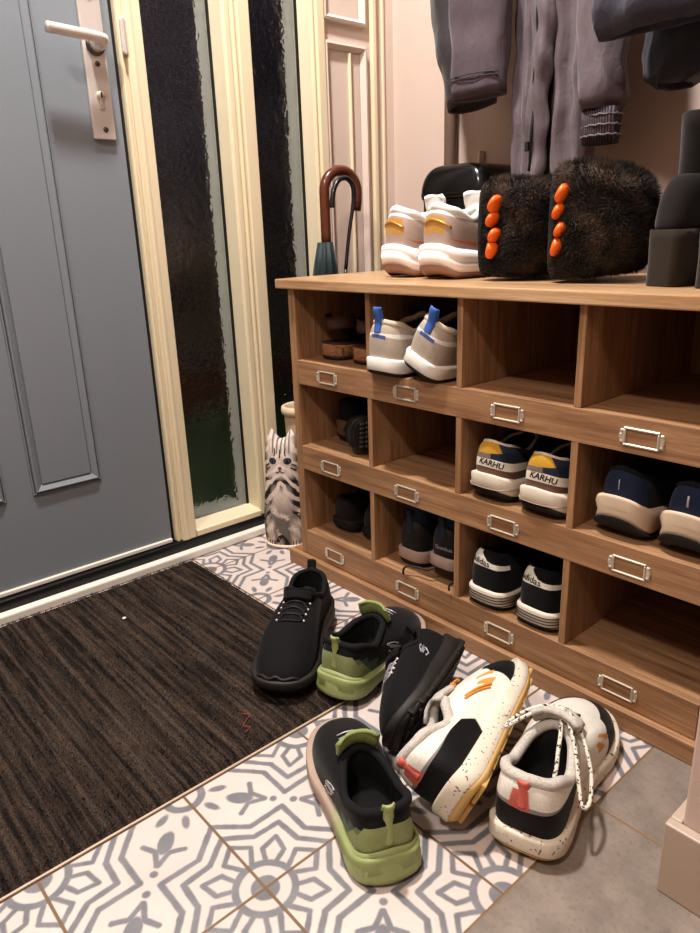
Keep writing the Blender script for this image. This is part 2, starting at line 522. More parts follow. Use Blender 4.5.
M['wood_y'] = wood('wood_grain_deep', 'y', W1, W2, W3)
M['wood_z'] = wood('wood_grain_upright', 'z', W1, W2, W3)
M['wood_top'] = wood('wood_top_board', 'x', srgb(160, 124, 90), srgb(202, 166, 128), srgb(222, 190, 154), .28)

# ------------------------------------------------------------------ floor: cement-look pattern tiles and plain grey tiles
def floor_material():
    t = NT('patterned_floor_tiles'); o = t.tc.outputs['Object']; P = t.sep(o); X, Y = P[0], P[1]
    a = t.math('DIVIDE', t.math('SUBTRACT', X, .6465), .2); b = t.math('DIVIDE', t.math('SUBTRACT', Y, -.5775), .2)
    ia, ib = t.math('FLOOR', a), t.math('FLOOR', b); fa, fb = t.math('SUBTRACT', a, ia), t.math('SUBTRACT', b, ib)
    par = t.math('ABSOLUTE', t.math('MODULO', t.math('ADD', ia, ib), 2.0))
    fa2 = t.math('ADD', t.math('MULTIPLY', par, t.math('SUBTRACT', 1.0, fa)), t.math('MULTIPLY', t.math('SUBTRACT', 1.0, par), fa))
    over = t.math('GREATER_THAN', t.math('ADD', fa2, fb), 1.0); inv = t.math('SUBTRACT', 1.0, over)
    a3 = t.math('ADD', t.math('MULTIPLY', over, t.math('SUBTRACT', 1.0, fb)), t.math('MULTIPLY', inv, fa2))
    b3 = t.math('ADD', t.math('MULTIPLY', over, t.math('SUBTRACT', 1.0, fa2)), t.math('MULTIPLY', inv, fb))
    x, y = t.math('MAXIMUM', a3, b3), t.math('MINIMUM', a3, b3)
    wob = t.noise(o, 60.0, 2.0)
    wv = t.math('MULTIPLY', t.math('SUBTRACT', wob, .5), .012)
    p = t.comb(x, y)
    def seg(x0, y0, x1, y1, hw):
        bx, by = x1 - x0, y1 - y0; L2 = bx * bx + by * by
        pa = t.vmath('SUBTRACT', p, (x0, y0, 0)); h = t.math('MULTIPLY', t.vmath('DOT_PRODUCT', pa, (bx, by, 0)), 1 / L2, clamp=True)
        d = t.vmath('LENGTH', t.vmath('SUBTRACT', pa, t.vmath('SCALE', (bx, by, 0), scale=h)))
        return t.math('SUBTRACT', d, hw)
    def ring(cx, cy, r, hw):
        d = t.vmath('LENGTH', t.vmath('SUBTRACT', p, (cx, cy, 0)))
        return t.math('SUBTRACT', t.math('ABSOLUTE', t.math('SUBTRACT', d, r)), hw)
    def ell(cx, cy, ang, ra, rb):
        q = t.vmath('SUBTRACT', p, (cx, cy, 0)); c, s = math.cos(ang), math.sin(ang)
        u = t.math('DIVIDE', t.vmath('DOT_PRODUCT', q, (c, s, 0)), ra); v = t.math('DIVIDE', t.vmath('DOT_PRODUCT', q, (-s, c, 0)), rb)
        n = t.math('SUBTRACT', t.vmath('LENGTH', t.comb(u, v)), 1.0)
        return t.math('MULTIPLY', n, min(ra, rb))
    items = [ring(0, 0, 0, .088), ring(0, 0, .18, .024)]
    w = .0175
    for q in [(.165, .115, .25, .152), (.25, .152, .272, .272), (.398, 0, .305, .10), (.305, .10, .20, .035)]: items.append(seg(*q, w))
    for q in [(.495, 0, .365, .165), (.365, .165, .355, .355), (.625, 0, .452, .195), (.452, .195, .455, .455)]: items.append(seg(*q, .0205))
    B = lambda qx, qy: (1 - qx, qy)
    items.append(ring(1, 0, .125, .028))
    items.append(ell(*B(.215, .10), PI - math.radians(25), .062, .027))
    items.append(ell(*B(.283, .283), PI - PI / 4, .095, .052))
    for q in [((.41, .405), (.365, .30)), ((.365, .30), (.41, .215))]: items.append(seg(*B(*q[0]), *B(*q[1]), .019))
    items.append(ring(*B(.45, .45), 0, .026))
    m = items[0]
    for k in items[1:]: m = t.math('MINIMUM', m, k)
    m = t.math('ADD', m, wv)
    f = t.maprange(m, -.006, .006, 1.0, 0.0)
    n1 = t.noise(o, 30.0, 4.0); n2 = t.noise(o, 7.0, 2.0)
    cream = t.mix(n2, srgb(198, 184, 175), srgb(218, 205, 198)); grey = t.mix(n1, srgb(104, 105, 110), srgb(138, 137, 141))
    col = t.mix(f, cream, grey)
    # grout
    ga = t.math('SUBTRACT', .5, t.math('ABSOLUTE', t.math('SUBTRACT', fa, .5))); gb = t.math('SUBTRACT', .5, t.math('ABSOLUTE', t.math('SUBTRACT', fb, .5)))
    g = t.maprange(t.math('MINIMUM', ga, gb), .007, .013, 1.0, 0.0)
    col = t.mix(g, col, srgb(120, 98, 76))
    # plain grey tiles to the right
    gn = t.noise(o, 22.0, 6.0, .65); gn2 = t.noise(o, 160.0, 2.0)
    gcol = t.mix(t.maprange(gn, .3, .7), srgb(122, 112, 104), srgb(150, 138, 128)); gcol = t.mix(t.maprange(gn2, .55, .75, 0, .4), gcol, srgb(96, 88, 82))
    yy = t.math('SUBTRACT', t.math('FRACT', t.math('ADD', t.math('DIVIDE', t.math('SUBTRACT', Y, -.178), .4), .5)), .5)
    xx = t.math('SUBTRACT', t.math('FRACT', t.math('ADD', t.math('DIVIDE', t.math('SUBTRACT', X, .8465), .4), .5)), .5)
    gg = t.maprange(t.math('MINIMUM', t.math('ABSOLUTE', yy), t.math('ABSOLUTE', xx)), .003, .006, 1.0, 0.0)
    gcol = t.mix(gg, gcol, srgb(136, 112, 88))
    side = t.math('GREATER_THAN', X, .8465)
    t.base(t.mix(side, col, gcol)); t.set(.32, 0, .5)
    hgt = t.math('SUBTRACT', 1.0, t.math('MAXIMUM', t.math('MULTIPLY', g, inv2(t, side)), t.math('MULTIPLY', gg, side)))
    t.bump(hgt, .3, .001)
    t.put(t.p.inputs['Roughness'], t.maprange(n1, .3, .7, .28, .46))
    return t.m
def inv2(t, s): return t.math('SUBTRACT', 1.0, s)

XR, YF, YB, ZC = 2.0, -2.4, .575, 2.5       # room limits
fl = box('floor', -.40, XR, YF, YB + .1, -.06, 0, floor_material()); tag(fl, 'tiled hall floor, patterned grey on cream with plain grey tiles at the side', kind='structure')
o = box('wall_back', -.40, XR, YB, YB + .1, 0, ZC, M['wallpaint']); tag(o, 'pink beige hall wall behind the coats', kind='structure')
M['hallpaint'] = plain('hall_wall_paint', srgb(170, 152, 140), .8)
o = box('wall_right', XR, XR + .1, YF, YB + .1, 0, ZC, M['hallpaint']); tag(o, kind='structure')
o = box('wall_front', -.40, XR, YF - .1, YF, 0, ZC, M['hallpaint']); tag(o, kind='structure')
o = box('ceiling', -.40, XR, YF, YB + .1, ZC, ZC + .08, M['ceilpaint']); tag(o, kind='structure')
bm = bmesh.new()
bbox(bm, -.40, -.274, YF, -1.20, 0, ZC); bbox(bm, -.40, -.274, -1.20, .33, 2.12, ZC); bbox(bm, -.40, -.274, .33, YB, 0, ZC)
o = from_bm('wall_left', bm, M['panelpaint']); tag(o, 'pale pink wall beside the front door', kind='structure')

# panelling on the wall beside the window
def ring_geo(y0, y1, z0, z1, prof):
    """rectangular moulding in the plane x = const, normal +x; prof: (inset, x) pairs"""
    V, F = [], []
    for (d, x) in prof: V += [(x, y0 + d, z0 + d), (x, y1 - d, z0 + d), (x, y1 - d, z1 - d), (x, y0 + d, z1 - d)]
    for i in range(len(prof) - 1):
        for k in range(4):
            k2 = (k + 1) % 4; F.append((i * 4 + k, i * 4 + k2, (i + 1) * 4 + k2, (i + 1) * 4 + k))
    return V, F
pan = empty('wall_panelling', (-.274, .40, 0)); tag(pan, kind='structure'); pan.name = 'trim_1'; pan['label'] = 'pale moulded panelling beside the window'
PX = -.274
def rel(V): return [(x + .274, y - .40, z) for x, y, z in V]
for (y0, y1, z0, z1) in ((.332, .470, .16, 1.188), (.332, .470, 1.232, 2.05)):
    V, F = ring_geo(y0, y1, z0, z1, [(0, PX), (0, PX + .012), (.006, PX + .014), (.012, PX + .006), (.016, PX + .001)])
    mesh('panel_moulding', rel(V), F, M['panelpaint'], pan, smooth=False)
bm = bmesh.new(); bbox(bm, 0, .010, .012, .019, .18, 1.17, .003); from_bm('bead', bm, M['cream'], pan)
bm = bmesh.new(); bbox(bm, 0, .014, .088, .104, .001, 2.1, .004); bbox(bm, 0, .006, .130, .138, .001, 2.1, .002); from_bm('casing_strip', bm, M['cream'], pan)

# ------------------------------------------------------------------ front door
FX, DX = -.265, -.275
door = empty('door_1', (DX, -.203, .05)); tag(door, 'grey blue panelled front door', kind='structure')
def dbox(name, x0, x1, y0, y1, z0, z1, mat, parent=door, bev=0.0, base=(DX, -.203, .05)):
    return box(name, x0 - base[0], x1 - base[0], y0 - base[1], y1 - base[1], z0 - base[2], z1 - base[2], mat, parent, bev)
dbox('door_leaf', DX - .045, DX - .0005, -1.115, -.2035, .052, 2.05, M['door_paint'], bev=.002)
for y0 in (-.702, -.502, -.902):
    y1 = y0 + .147; z0, z1 = .243, 1.92
    V, F = ring_geo(y0, y1, z0, z1, [(0, DX), (.001, DX + .003), (.003, DX + .0035), (.0045, DX - .0006), (.006, DX + .0065), (.0085, DX + .008), (.019, DX + .0012), (.0205, DX - .0004), (.022, DX + .0035), (.030, DX + .0035)])
    n = len(V); F.append((n - 4, n - 3, n - 2, n - 1))
    mesh('door_panel', [(x - DX, y + .203, z - .05) for x, y, z in V], F, M['door_paint'], door, smooth=False)
dbox('weather_bar', DX - .04, DX + .006, -1.115, -.205, .044, .054, M['white_strip'], bev=.002)
# handle plate, lever, keyhole, screws
pl = dbox('handle_plate', DX, DX + .009, -.2695, -.224, .938, 1.205, M['steel'], bev=.002)
def pbox(name, *a, **k): return dbox(name, *a, parent=pl, **k)
hb = (DX, -.203, .05)
L = [(x - hb[0], y - hb[1], z - hb[2]) for x, y, z in [(DX + .008, -.2445, 1.105), (DX + .028, -.2445, 1.105), (DX + .045, -.2445, 1.1055), (DX + .054, -.251, 1.107), (DX + .056, -.268, 1.1085), (DX + .056, -.30, 1.110), (DX + .055, -.338, 1.112), (DX + .055, -.352, 1.1125)]]
C = catmull(L, 5)
tube('lever', C, [.0135 if i < 8 else .0115 if i < 14 else .0095 for i in range(len(C))], M['steel'], pl, n=16)
lathe('rosette', [(0, .006), (.017, .006), (.019, .003), (.019, 0)], M['steel_dark'], pl, 24).matrix_local = Matrix.Translation((DX + .009 - hb[0], -.2445 - hb[1], 1.105 - hb[2])) @ Matrix.Rotation(PI / 2, 4, 'Y')
def disc(name, y, z, r, h, mat, x=DX + .009, par=pl, n=20):
    ob = lathe(name, [(0, h), (r * .75, h), (r, h * .5), (r, 0)], mat, par, n)
    ob.matrix_local = Matrix.Translation((x - hb[0], y - hb[1], z - hb[2])) @ Matrix.Rotation(PI / 2, 4, 'Y'); return ob
for z in (1.186, 1.073, .956): disc('screw', -.2455 + (0 if z > 1.1 else .001), z, .0052, .002, M['steel_dark'])
kb = bmesh.new(); bbox(kb, 0, .003, -.0045, .0045, -.021, .002, .002)
k = from_bm('keyhole', kb, M['nickel'], pl); k.location = (DX + .009 - hb[0], -.2465 - hb[1], 1.012 - hb[2])
disc('lock_cylinder', -.2465, 1.017, .0085, .005, M['nickel']); kb = bmesh.new(); bbox(kb, 0, .0012, -.0012, .0012, -.005, .005); k = from_bm('key_slot', kb, M['rubber'], pl); k.location = (DX + .0142 - hb[0], -.2465 - hb[1], 1.017 - hb[2])
dbox('gap_shade_strip', DX - .03, DX - .004, -1.115 + .913, -.1965, .045, 2.05, M['rubber'])  # black strip that paints the shade in the gap between door and post
bm = bmesh.new(); bbox(bm, .0145, .022, .009, .021, 1.045, 1.107, .003); bbox(bm, .016, .0245, .012, .018, 1.043, 1.109, .002); from_bm('hinge', bm, M['steel'], door)

# ------------------------------------------------------------------ posts and windows
def post(name, y0, y1, strips, label):
    r = empty(name, (FX, y0, .043)); tag(r, label, kind='structure')
    b = (FX, y0, .043)
    dbox('post_core', -.335, FX, y0, y1, .043, 2.12, M['cream'], r, .003, b)
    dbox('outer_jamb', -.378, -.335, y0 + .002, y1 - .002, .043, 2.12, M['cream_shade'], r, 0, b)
    for (s0, s1, h) in strips: dbox('moulding', FX - .002, FX + h, s0, s1, .043, 2.12, M['cream'], r, .003, b)
    return r
post('trim_2', -.196, -.144, [(-.196, -.188, .004), (-.184, -.146, .009), (-.176, -.166, .0115)], 'cream door post between door and first window')
post('trim_3', .047, .117, [(.050, .066, .003), (.070, .078, .005), (.082, .115, .008)], 'cream mullion between the two window panes')
post('trim_4', .292, .334, [(.294, .302, .003), (.306, .331, .007)], 'cream window casing next to the panelled wall')
def glass_material():
    t = NT('rippled_glass'); o = t.tc.outputs['Object']
    t.p.inputs['Transmission Weight'].default_value = 1.0; t.p.inputs['IOR'].default_value = 1.45
    t.base((.92, .95, .96, 1)); t.p.inputs['Roughness'].default_value = .06
    a = t.noise(t.mapping(o, (60, 60, 46)), 1.0, 1.0, .4, .3); b = t.noise(t.mapping(o, (110, 110, 190)), 1.0, 1.0)
    h = t.math('ADD', a, t.math('MULTIPLY', b, .25)); t.bump(h, .42, .005)
    return t.m
GL = glass_material()
def window(n, y0, y1, label):
    r = empty('window_%d' % n, (-.32, (y0 + y1) / 2, .085)); tag(r, label, kind='structure'); b = (-.32, (y0 + y1) / 2, .085)
    dbox('pane', -.326, -.320, y0 - .004, y1 + .004, .056, 2.12, GL, r, 0, b)
    for s in (y0, y1 - .005): dbox('gasket', -.3195, -.314, s, s + .005, .062, 2.12, M['rubber'], r, 0, b)
    V = [(-.318, y0, .063), (-.318, y1, .063), (-.262, y1, .060), (-.262, y0, .060), (-.258, y0, .057), (-.258, y1, .057), (-.258, y1, .044), (-.258, y0, .044), (-.318, y0, .044), (-.318, y1, .044)]
    F = [(0, 3, 2, 1), (3, 4, 5, 2), (4, 7, 6, 5), (7, 8, 9, 6), (0, 1, 9, 8), (0, 8, 7, 4, 3), (1, 2, 5, 6, 9)]
    mesh('window_ledge', [(x - b[0], y - b[1], z - b[2]) for x, y, z in V], F, M['cream'], r, smooth=False)
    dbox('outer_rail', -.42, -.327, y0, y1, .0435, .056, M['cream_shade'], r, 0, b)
window(1, -.144, .047, 'tall rippled glass pane beside the front door')
window(2, .117, .292, 'tall rippled glass pane next to the panelled wall')
o = box('trim_5', -.44, -.2551, -1.20, YB, 0, .0425, M['black_stone'], bev=.003); tag(o, 'black stone threshold under door and windows', kind='structure')
o = box('baseboard_left', -.2549, -.232, -1.20, YB, .0005, .021, M['white_strip'], bev=.004); tag(o, 'white strip along the threshold', kind='structure')

# outside in the dark
def outdoor():
    t = NT('dark_lawn'); o = t.tc.outputs['Object']; t.base(t.mix(t.noise(o, 25, 4), srgb(30, 52, 28), srgb(60, 92, 52))); t.set(.9)
    lawn = box('ground_outside', -4.5, -.44, -2.5, 6.5, -.16, -.06, t.m); tag(lawn, kind='structure')
    t = NT('garden_brick'); o = t.tc.outputs['Object']; t.base(t.mix(t.noise(o, 14, 4), srgb(86, 46, 38), srgb(130, 78, 62))); t.set(.9)
    w = box('wall_garden', -2.0, -1.9, -2.5, 6.4, -.06, .10, t.m, bev=.01); tag(w, kind='structure')
    t = NT('night_hedge'); o = t.tc.outputs['Object']; zz = t.maprange(t.sep(o)[2], .5, 2.2); t.base(t.mix(t.maprange(t.noise(o, 7, 5, .65), .32, .68), srgb(46, 40, 40), t.mix(zz, srgb(160, 142, 130), srgb(160, 156, 196)))); t.set(.95)  # bluish tint towards the top paints sky light into the hedge colour
    V, F = [], []
    for i in range(41):
        for j in range(11):
            y = -2.4 + i * .22; z = -.06 + j * .27
            V.append((-2.9 + .18 * noise.noise((y * 2.3, z * 4, 0)) - (.25 if j == 10 else 0), y, z + .05 * noise.noise((y * 3, 5, z))))
    for i in range(40):
        for j in range(10): F.append((i * 11 + j, (i + 1) * 11 + j, (i + 1) * 11 + j + 1, i * 11 + j + 1))
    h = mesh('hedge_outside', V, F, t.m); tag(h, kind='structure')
outdoor()

# ------------------------------------------------------------------ the wall end at the right with its plinth
o = box('wall_stub', .977, 1.32, -.229, -.10, 0, ZC, M['wallpaint'], bev=.003); o.name = 'wall_end'; tag(o, 'beige wall end at the right edge', kind='structure')
def plinth_mat():
    return plain('scuffed_plinth_paint', srgb(184, 166, 150), .45, var=.1, nscale=12)
o = box('baseboard_right', .963, 1.33, -.243, -.2295, 0, .0985, plinth_mat(), bev=.002); tag(o, 'scuffed pale plinth round the wall end', kind='structure')
o = box('baseboard_side', .963, .9765, -.2292, -.10, 0, .0985, plinth_mat(), bev=.002); tag(o, 'side of the pale plinth round the wall end', kind='structure')
tube('pipe', [(-.055, YB - .022, 0.0), (-.055, YB - .022, 1.2), (-.055, YB - .022, ZC)], .0155, plain('brown_grey_pipe_paint', srgb(120, 100, 88), .45), n=16)
tag(D.objects['pipe'], 'brown grey heating pipe running up the wall behind the black bin', 'pipe')

# ------------------------------------------------------------------ pigeonhole shoe cabinet
Pw = .2242; DEP = .36
Z = dict(topb=.638, r1t=.489, r1b=.437, r2t=.298, r2b=.2435, r3t=.0929, r3b=.0335)
cab = empty('shoe_cabinet', (0, 0, 0)); tag(cab, 'low wooden pigeonhole shoe cabinet with twelve cubbies and metal label frames', 'shoe cabinet')
box('top_board', -.0455, .945, -.0147, DEP + .005, .638, .6575, M['wood_top'], cab, .0025)
box('side_panel', -.0217, 0, 0, DEP, .0335, .638, M['wood_z'], cab, .0015)
box('side_panel', 4 * Pw, 4 * Pw + .0217, 0, DEP, .0335, .638, M['wood_z'], cab, .0015)
box('back_board', 0, 4 * Pw, DEP - .008, DEP - .0005, .035, .638, M['wood_z'], cab)
for i in (1, 2, 3):
    for (zb_, zt_) in ((Z['r3t'], Z['r2t'] - .012), (Z['r2t'], Z['r1t'] - .012), (Z['r1t'], .638)):
        box('divider', i * Pw - .006, i * Pw + .006, .0006, DEP - .008, zb_, zt_, M['wood_z'], cab, .0012)
for zt_, zb_ in ((Z['r1t'], Z['r1b']), (Z['r2t'], Z['r2b']), (Z['r3t'], Z['r3b'])):
    box('shelf', .0002, 4 * Pw - .0002, .0125, DEP - .008, zt_ - .012, zt_ - .0003, M['wood_x'], cab)
    box('rail', .0002, 4 * Pw - .0002, .0, .0124, zb_, zt_, M['wood_x'], cab, .0012)
bm = bmesh.new(); bbox(bm, -.0558, .935, -.0136, .0, .0, .0335, .002); bbox(bm, -.0558, -.022, .0, DEP, .0, .0335, .002); bbox(bm, -.022, .935, 0, DEP, .0, .0333)
from_bm('plinth', bm, M['wood_x'], cab)
def label_frame():
    bm = bmesh.new()
    w, h, t = .026, .0135, .0035
    for (x0, x1, z0, z1) in ((-w, w, h - t, h), (-w, w, -h, -h + t), (-w, -w + t, -h + t, h - t), (w - t, w, -h + t, h - t)):
        bbox(bm, x0, x1, -.0032, 0, z0, z1, .001, 1)
    for s in (-1, 1):
        bbox(bm, s * (w + .0025) - .0035, s * (w + .0025) + .0035, -.0016, 0, -.0105, .0105, .0012, 1)
        bbox(bm, s * (w + .0045) - .0025, s * (w + .0045) + .0025, -.002, 0, -.004, .004, .0015, 1)
        for q in (-1, 1):
            bmesh.ops.create_uvsphere(bm, u_segments=8, v_segments=6, radius=.0016, matrix=Matrix.Translation((s * (w + .0028), -.0018, q * .0078)))
    return from_bm('label_frame', bm, M['nickel'], cab)
lf = label_frame(); first = True
for i in range(4):
    for z in (.4615, .2665, .060):
        ob = lf if first else lf.copy()
        if not first: COL.objects.link(ob); ob.parent = cab
        first = False; ob.location = (.0985 + i * .2255, -.0001, z)

# ------------------------------------------------------------------ door mat
def mat_material():
    t = NT('ribbed_dark_carpet'); o = t.tc.outputs['Object']; P = t.sep(o)
    n = t.noise(t.mapping(o, (3, 95, 1)), 1.0, 3.0, .6); n2 = t.noise(o, 420, 3.0); n3 = t.noise(t.mapping(o, (14, 40, 1)), 1.0, 3.0)
    c = t.mix(t.maprange(n, .40, .66), srgb(48, 42, 40), srgb(102, 88, 78)); c = t.mix(t.maprange(n2, .4, .65, .6, 0), c, srgb(22, 18, 18)); c = t.mix(t.maprange(n3, .5, .75, 0, .4), c, srgb(96, 78, 62))
    t.base(c); t.set(.95, 0, .1); t.bump(n2, .9, .004); return t.m
MX0, MX1, MY0, MY1 = -.2285, .4435, -1.30, -.182
mat_root = empty('door_mat', ((MX0 + MX1) / 2, (MY0 + MY1) / 2, 0)); tag(mat_root, 'dark brown ribbed door mat in front of the grey door', 'door mat')
cx, cy = (MX0 + MX1) / 2, (MY0 + MY1) / 2
V, F = [], []; nx, ny = 44, 260
for j in range(ny + 1):
    y = MY0 + (MY1 - MY0) * j / ny
    for i in range(nx + 1):
        x = MX0 + (MX1 - MX0) * i / nx
        e = min(x - MX0, MX1 - x, y - MY0, MY1 - y)
        z = .0055 + .0013 * math.sin(y * 2 * PI / .0125 + .4 * noise.noise((x * 8, y * 3, 0))) + .0012 * noise.noise((x * 20, y * 40, 2))
        yy = y + (.006 * noise.noise((x * 22, 3, 1)) - .002 if j == ny else 0)
        V.append((x - cx, yy - cy, min(z, .001 + e * .8)))
for j in range(ny):
    for i in range(nx):
        a = j * (nx + 1) + i; F.append((a, a + 1, a + nx + 2, a + nx + 1))
MM = mat_material(); mesh('mat_base', V, F, MM, mat_root)
V, F = [], []; rng = random.Random(3)
for k in range(52000):
    x = rng.uniform(MX0 + .002, MX1 - .001); y = rng.uniform(-1.12, MY1 - .0015)
    q = math.sin(y * 2 * PI / .0125)
    if q < -.55 and rng.random() < .7: continue
    z = .0045 + .0012 * q; h = rng.uniform(.0022, .0048) * (1 + .25 * q); a = rng.uniform(0, 2 * PI); w = rng.uniform(.0006, .0011); lx, ly = rng.gauss(0, .0018), rng.gauss(0, .0018)
    n = len(V); V += [(x - cx - w * math.cos(a), y - cy - w * math.sin(a), z), (x - cx + w * math.cos(a), y - cy + w * math.sin(a), z), (x - cx + lx, y - cy + ly, z + h)]; F.append((n, n + 1, n + 2))
p = mesh('mat_pile', V, F, MM, mat_root, smooth=False); tag(p, kind='stuff')
ms = box('mat_edging', MX1 - cx, MX1 + .0035 - cx, MY0 - cy, MY1 - cy, 0.0003, .0036, plain('pale_edge_strip', srgb(190, 170, 150), .4), mat_root, .001)
# bits lying on the mat
th = tube('thread', catmull([(.360, -.425, .0105), (.372, -.415, .0115), (.380, -.428, .011), (.388, -.438, .0105), (.398, -.432, .011), (.402, -.445, .0105)], 6), .0005, plain('orange_thread', srgb(160, 84, 62), .8), n=5)
th.location = (.0, .0, -.0012); tag(th, 'short orange thread lying on the door mat', 'thread')
bm = bmesh.new(); bmesh.ops.create_icosphere(bm, subdivisions=2, radius=.004)
for v in bm.verts: v.co.z *= .5; v.co += v.co * .3 * noise.noise(v.co * 300)
c = from_bm('crumb', bm, plain('pale_crumb', srgb(225, 215, 205), .8), smooth=True); c.location = (-.068, -.428, .0095); tag(c, 'small pale crumb on the door mat near the door', 'crumb')
# ------------------------------------------------------------------ shoe materials
BLK = srgb(15, 14, 16)
S = {}
S['blk_knit'] = upper_mat('black_knit_upper', BLK, [], .85, 1100, .05)
S['blk_sole'] = plain('black_sole_rubber', srgb(40, 36, 33), .6, var=.25, nscale=40)
S['blk_sole2'] = plain('dark_sole_rubber', srgb(26, 24, 23), .65, var=.2)
S['blk_lining'] = plain('black_lining', srgb(12, 12, 13), .9)
S['lace_blk'] = plain('black_elastic', srgb(36, 33, 34), .6)
S['silver'] = plain('silver_print', srgb(190, 190, 196), .35, .3)
S['lime'] = plain('lime_rubber', srgb(156, 166, 114), .55, var=.12, nscale=25, bscale=120, bstr=.3)
def lime_mid():
    t = NT('lime_heel_beige_midsole'); o = t.tc.outputs['Object']; y = t.sep(o)[1]
    f = t.maprange(t.math('ADD', y, t.math('MULTIPLY', t.noise(o, 20, 2), .03)), .075, .135); n = t.noise(o, 30, 3)
    t.base(t.mix(f, t.mix(n, srgb(132, 144, 92), srgb(164, 174, 118)), t.mix(n, srgb(160, 138, 124), srgb(190, 168, 152)))); t.set(.55); return t.m
S['lime_mid'] = lime_mid()
S['lime_knit'] = knit('lime_knit', srgb(152, 166, 104), scale=1200)
LIME, LIMED = srgb(152, 162, 112), srgb(70, 92, 72)
S['blk_lime'] = upper_mat('black_upper_lime_heel', BLK, [
    (LIMED, [(-.01, .0), (.42, .0), (.42, .22), (-.01, .22)], True), (LIMED, [(-.01, .2), (.33, .2), (.33, .42), (-.01, .42)], True), (LIMED, [(-.01, .4), (.24, .4), (.24, .60), (-.01, .60)], True),
    (srgb(96, 114, 84), [(-.01, .0), (.33, .0), (.30, .30), (-.01, .40)], True), (srgb(110, 128, 88), [(-.01, .3), (.22, .3), (.17, .66), (-.01, .66)], True),
    (LIME, [(-.01, .0), (.27, .0), (.19, .50), (-.01, .50)], True), (LIME, [(-.01, .4), (.165, .4), (.12, .74), (-.01, .76)], True)], .8, 1100)
S['warm_white'] = plain('warm_white_foam', srgb(216, 204, 186), .55, var=.08, nscale=30)
S['beige_mid'] = plain('beige_foam', srgb(176, 152, 138), .6, var=.1)
CREAM = srgb(236, 230, 218)
S['white_up'] = upper_mat('cream_upper_black_panels', CREAM, [
    (srgb(146, 142, 140), [(-.01, .44), (.30, .50), (.30, .62), (-.01, .58)], True),
    (BLK, [(-.01, .0), (.33, .0), (.38, .36), (.36, .62), (.27, .62), (-.01, .48)], True),
    (BLK, [(.64, .0), (1.01, .0), (1.01, .60), (.85, .78), (.73, .62)], True),
    (srgb(206, 112, 98), [(-.05, .50), (.03, .50), (.025, .86), (-.045, .84)], False),
    (srgb(214, 158, 84), [(.60, .52), (.66, .46), (.68, .78), (.655, .80)], True),
    (srgb(214, 158, 84), [(.70, .56), (.735, .56), (.74, .82), (.715, .82)], True)], .6, 700, .05, .2)
S['speckle'] = None
def speckle():
    t = NT('speckled_foam'); o = t.tc.outputs['Object']
    n = t.noise(o, 210, 1.0); c = t.mix(t.maprange(n, .64, .70), srgb(222, 212, 194), srgb(110, 96, 84))
    t.base(t.mix(t.maprange(t.noise(o, 18, 3), .5, .8, 0, .4), c, srgb(190, 168, 130))); t.set(.55); return t.m
S['speckle'] = speckle()
S['gum'] = plain('pale_gum_rubber', srgb(206, 170, 108), .5, var=.15, nscale=30)
S['white_lining'] = knit('pale_mesh_lining', srgb(206, 200, 190), scale=700)
S['dark_lining'] = plain('dark_lining', srgb(34, 33, 35), .9)
def rope():
    t = NT('black_flecked_lace'); o = t.tc.outputs['Object']
    n = t.noise(o, 260, 1.0); t.base(t.mix(t.maprange(n, .56, .6), srgb(222, 214, 200), srgb(40, 38, 36))); t.set(.8); t.bump(n, .3, .001); return t.m
S['rope'] = rope()
S['orange_lace'] = plain('ochre_lace', srgb(204, 140, 62), .7, var=.2, nscale=90)
S['pink'] = plain('coral_tab', srgb(200, 106, 92), .6)
S['ink'] = plain('black_ink', srgb(14, 14, 16), .6)

SB = [(.0075, .0125), (.0025, .0170), (-.0050, .0155), (-.0078, .0095), (-.0035, .0040), (.0030, .0000), (.0080, -.0060), (.0065, -.0135), (-.0005, -.0170), (-.0078, -.0130)]
SLOGO = [SB, [(x + .0036, y + .0022) for x, y in SB[2:7]], [(x - .0036, y - .0022) for x, y in SB[4:9]], [(.0075, .0125), (.0098, .0098), (.0065, .0085)], [(-.0078, -.0130), (-.0100, -.0102), (-.0068, -.0090)]]

def bungee(s, mat, ys, half):
    L = []
    for k, y in enumerate(ys):
        yy = y * s.L; hw = half * (1 - .05 * k)
        P = [(-hw, yy + .004), (-hw * .75, yy - .004), (0, yy - .006), (hw * .75, yy - .004), (hw, yy + .004), (hw * .7, yy + .0105), (0, yy + .0125), (-hw * .7, yy + .0105), (-hw, yy + .004)]
        L.append([s.top(p.x, p.y, .0022) for p in catmull([(a, b, 0) for a, b in P], 3)])
    tubes('laces', L, .0012, mat, s.root, n=6)
    for y in ys:
        for q in (-1, 1):
            bm = bmesh.new(); bmesh.ops.create_uvsphere(bm, u_segments=8, v_segments=6, radius=.0024, matrix=Matrix.Translation(s.top(q * half, y * s.L + .004, .002)))
            from_bm('eyelet', bm, M['steel'], s.root, True)

# pair of black slip-on trainers
BK = dict(L=.302, W=.056, hh=.092, hs=.074, hf=.100, yf=.40, ys=.21, ow=.60, zt=((0, .036), (.4, .030), (.75, .024), (1, .024)), out=.008, flare=.004, spring=.014, a_toe=.60,
          mid=S['blk_sole'], outm=S['blk_sole2'], lining=S['blk_lining'], collar=S['blk_lining'], collar_r=.005, upper=S['blk_knit'])
s1 = Shoe('trainer', 'black slip-on trainer with elastic laces, toe on the door mat, standing upright', 'shoe', None, side=1, **BK)
s1.tongue(S['blk_knit'], w=.056, rise=.010, back=.004, y0=.06); bungee(s1, S['lace_blk'], (.435, .49, .545, .60), .025)
s1.heel_tab(S['blk_lining'], w=.016, up=.020)
s1.lines('toe_bumper', [[(-.045, -.004), (-.03, .002), (-.012, .0), (0, .004), (.012, .0), (.03, .002), (.045, -.004)]], .995, .12, S['blk_sole'], .0028)
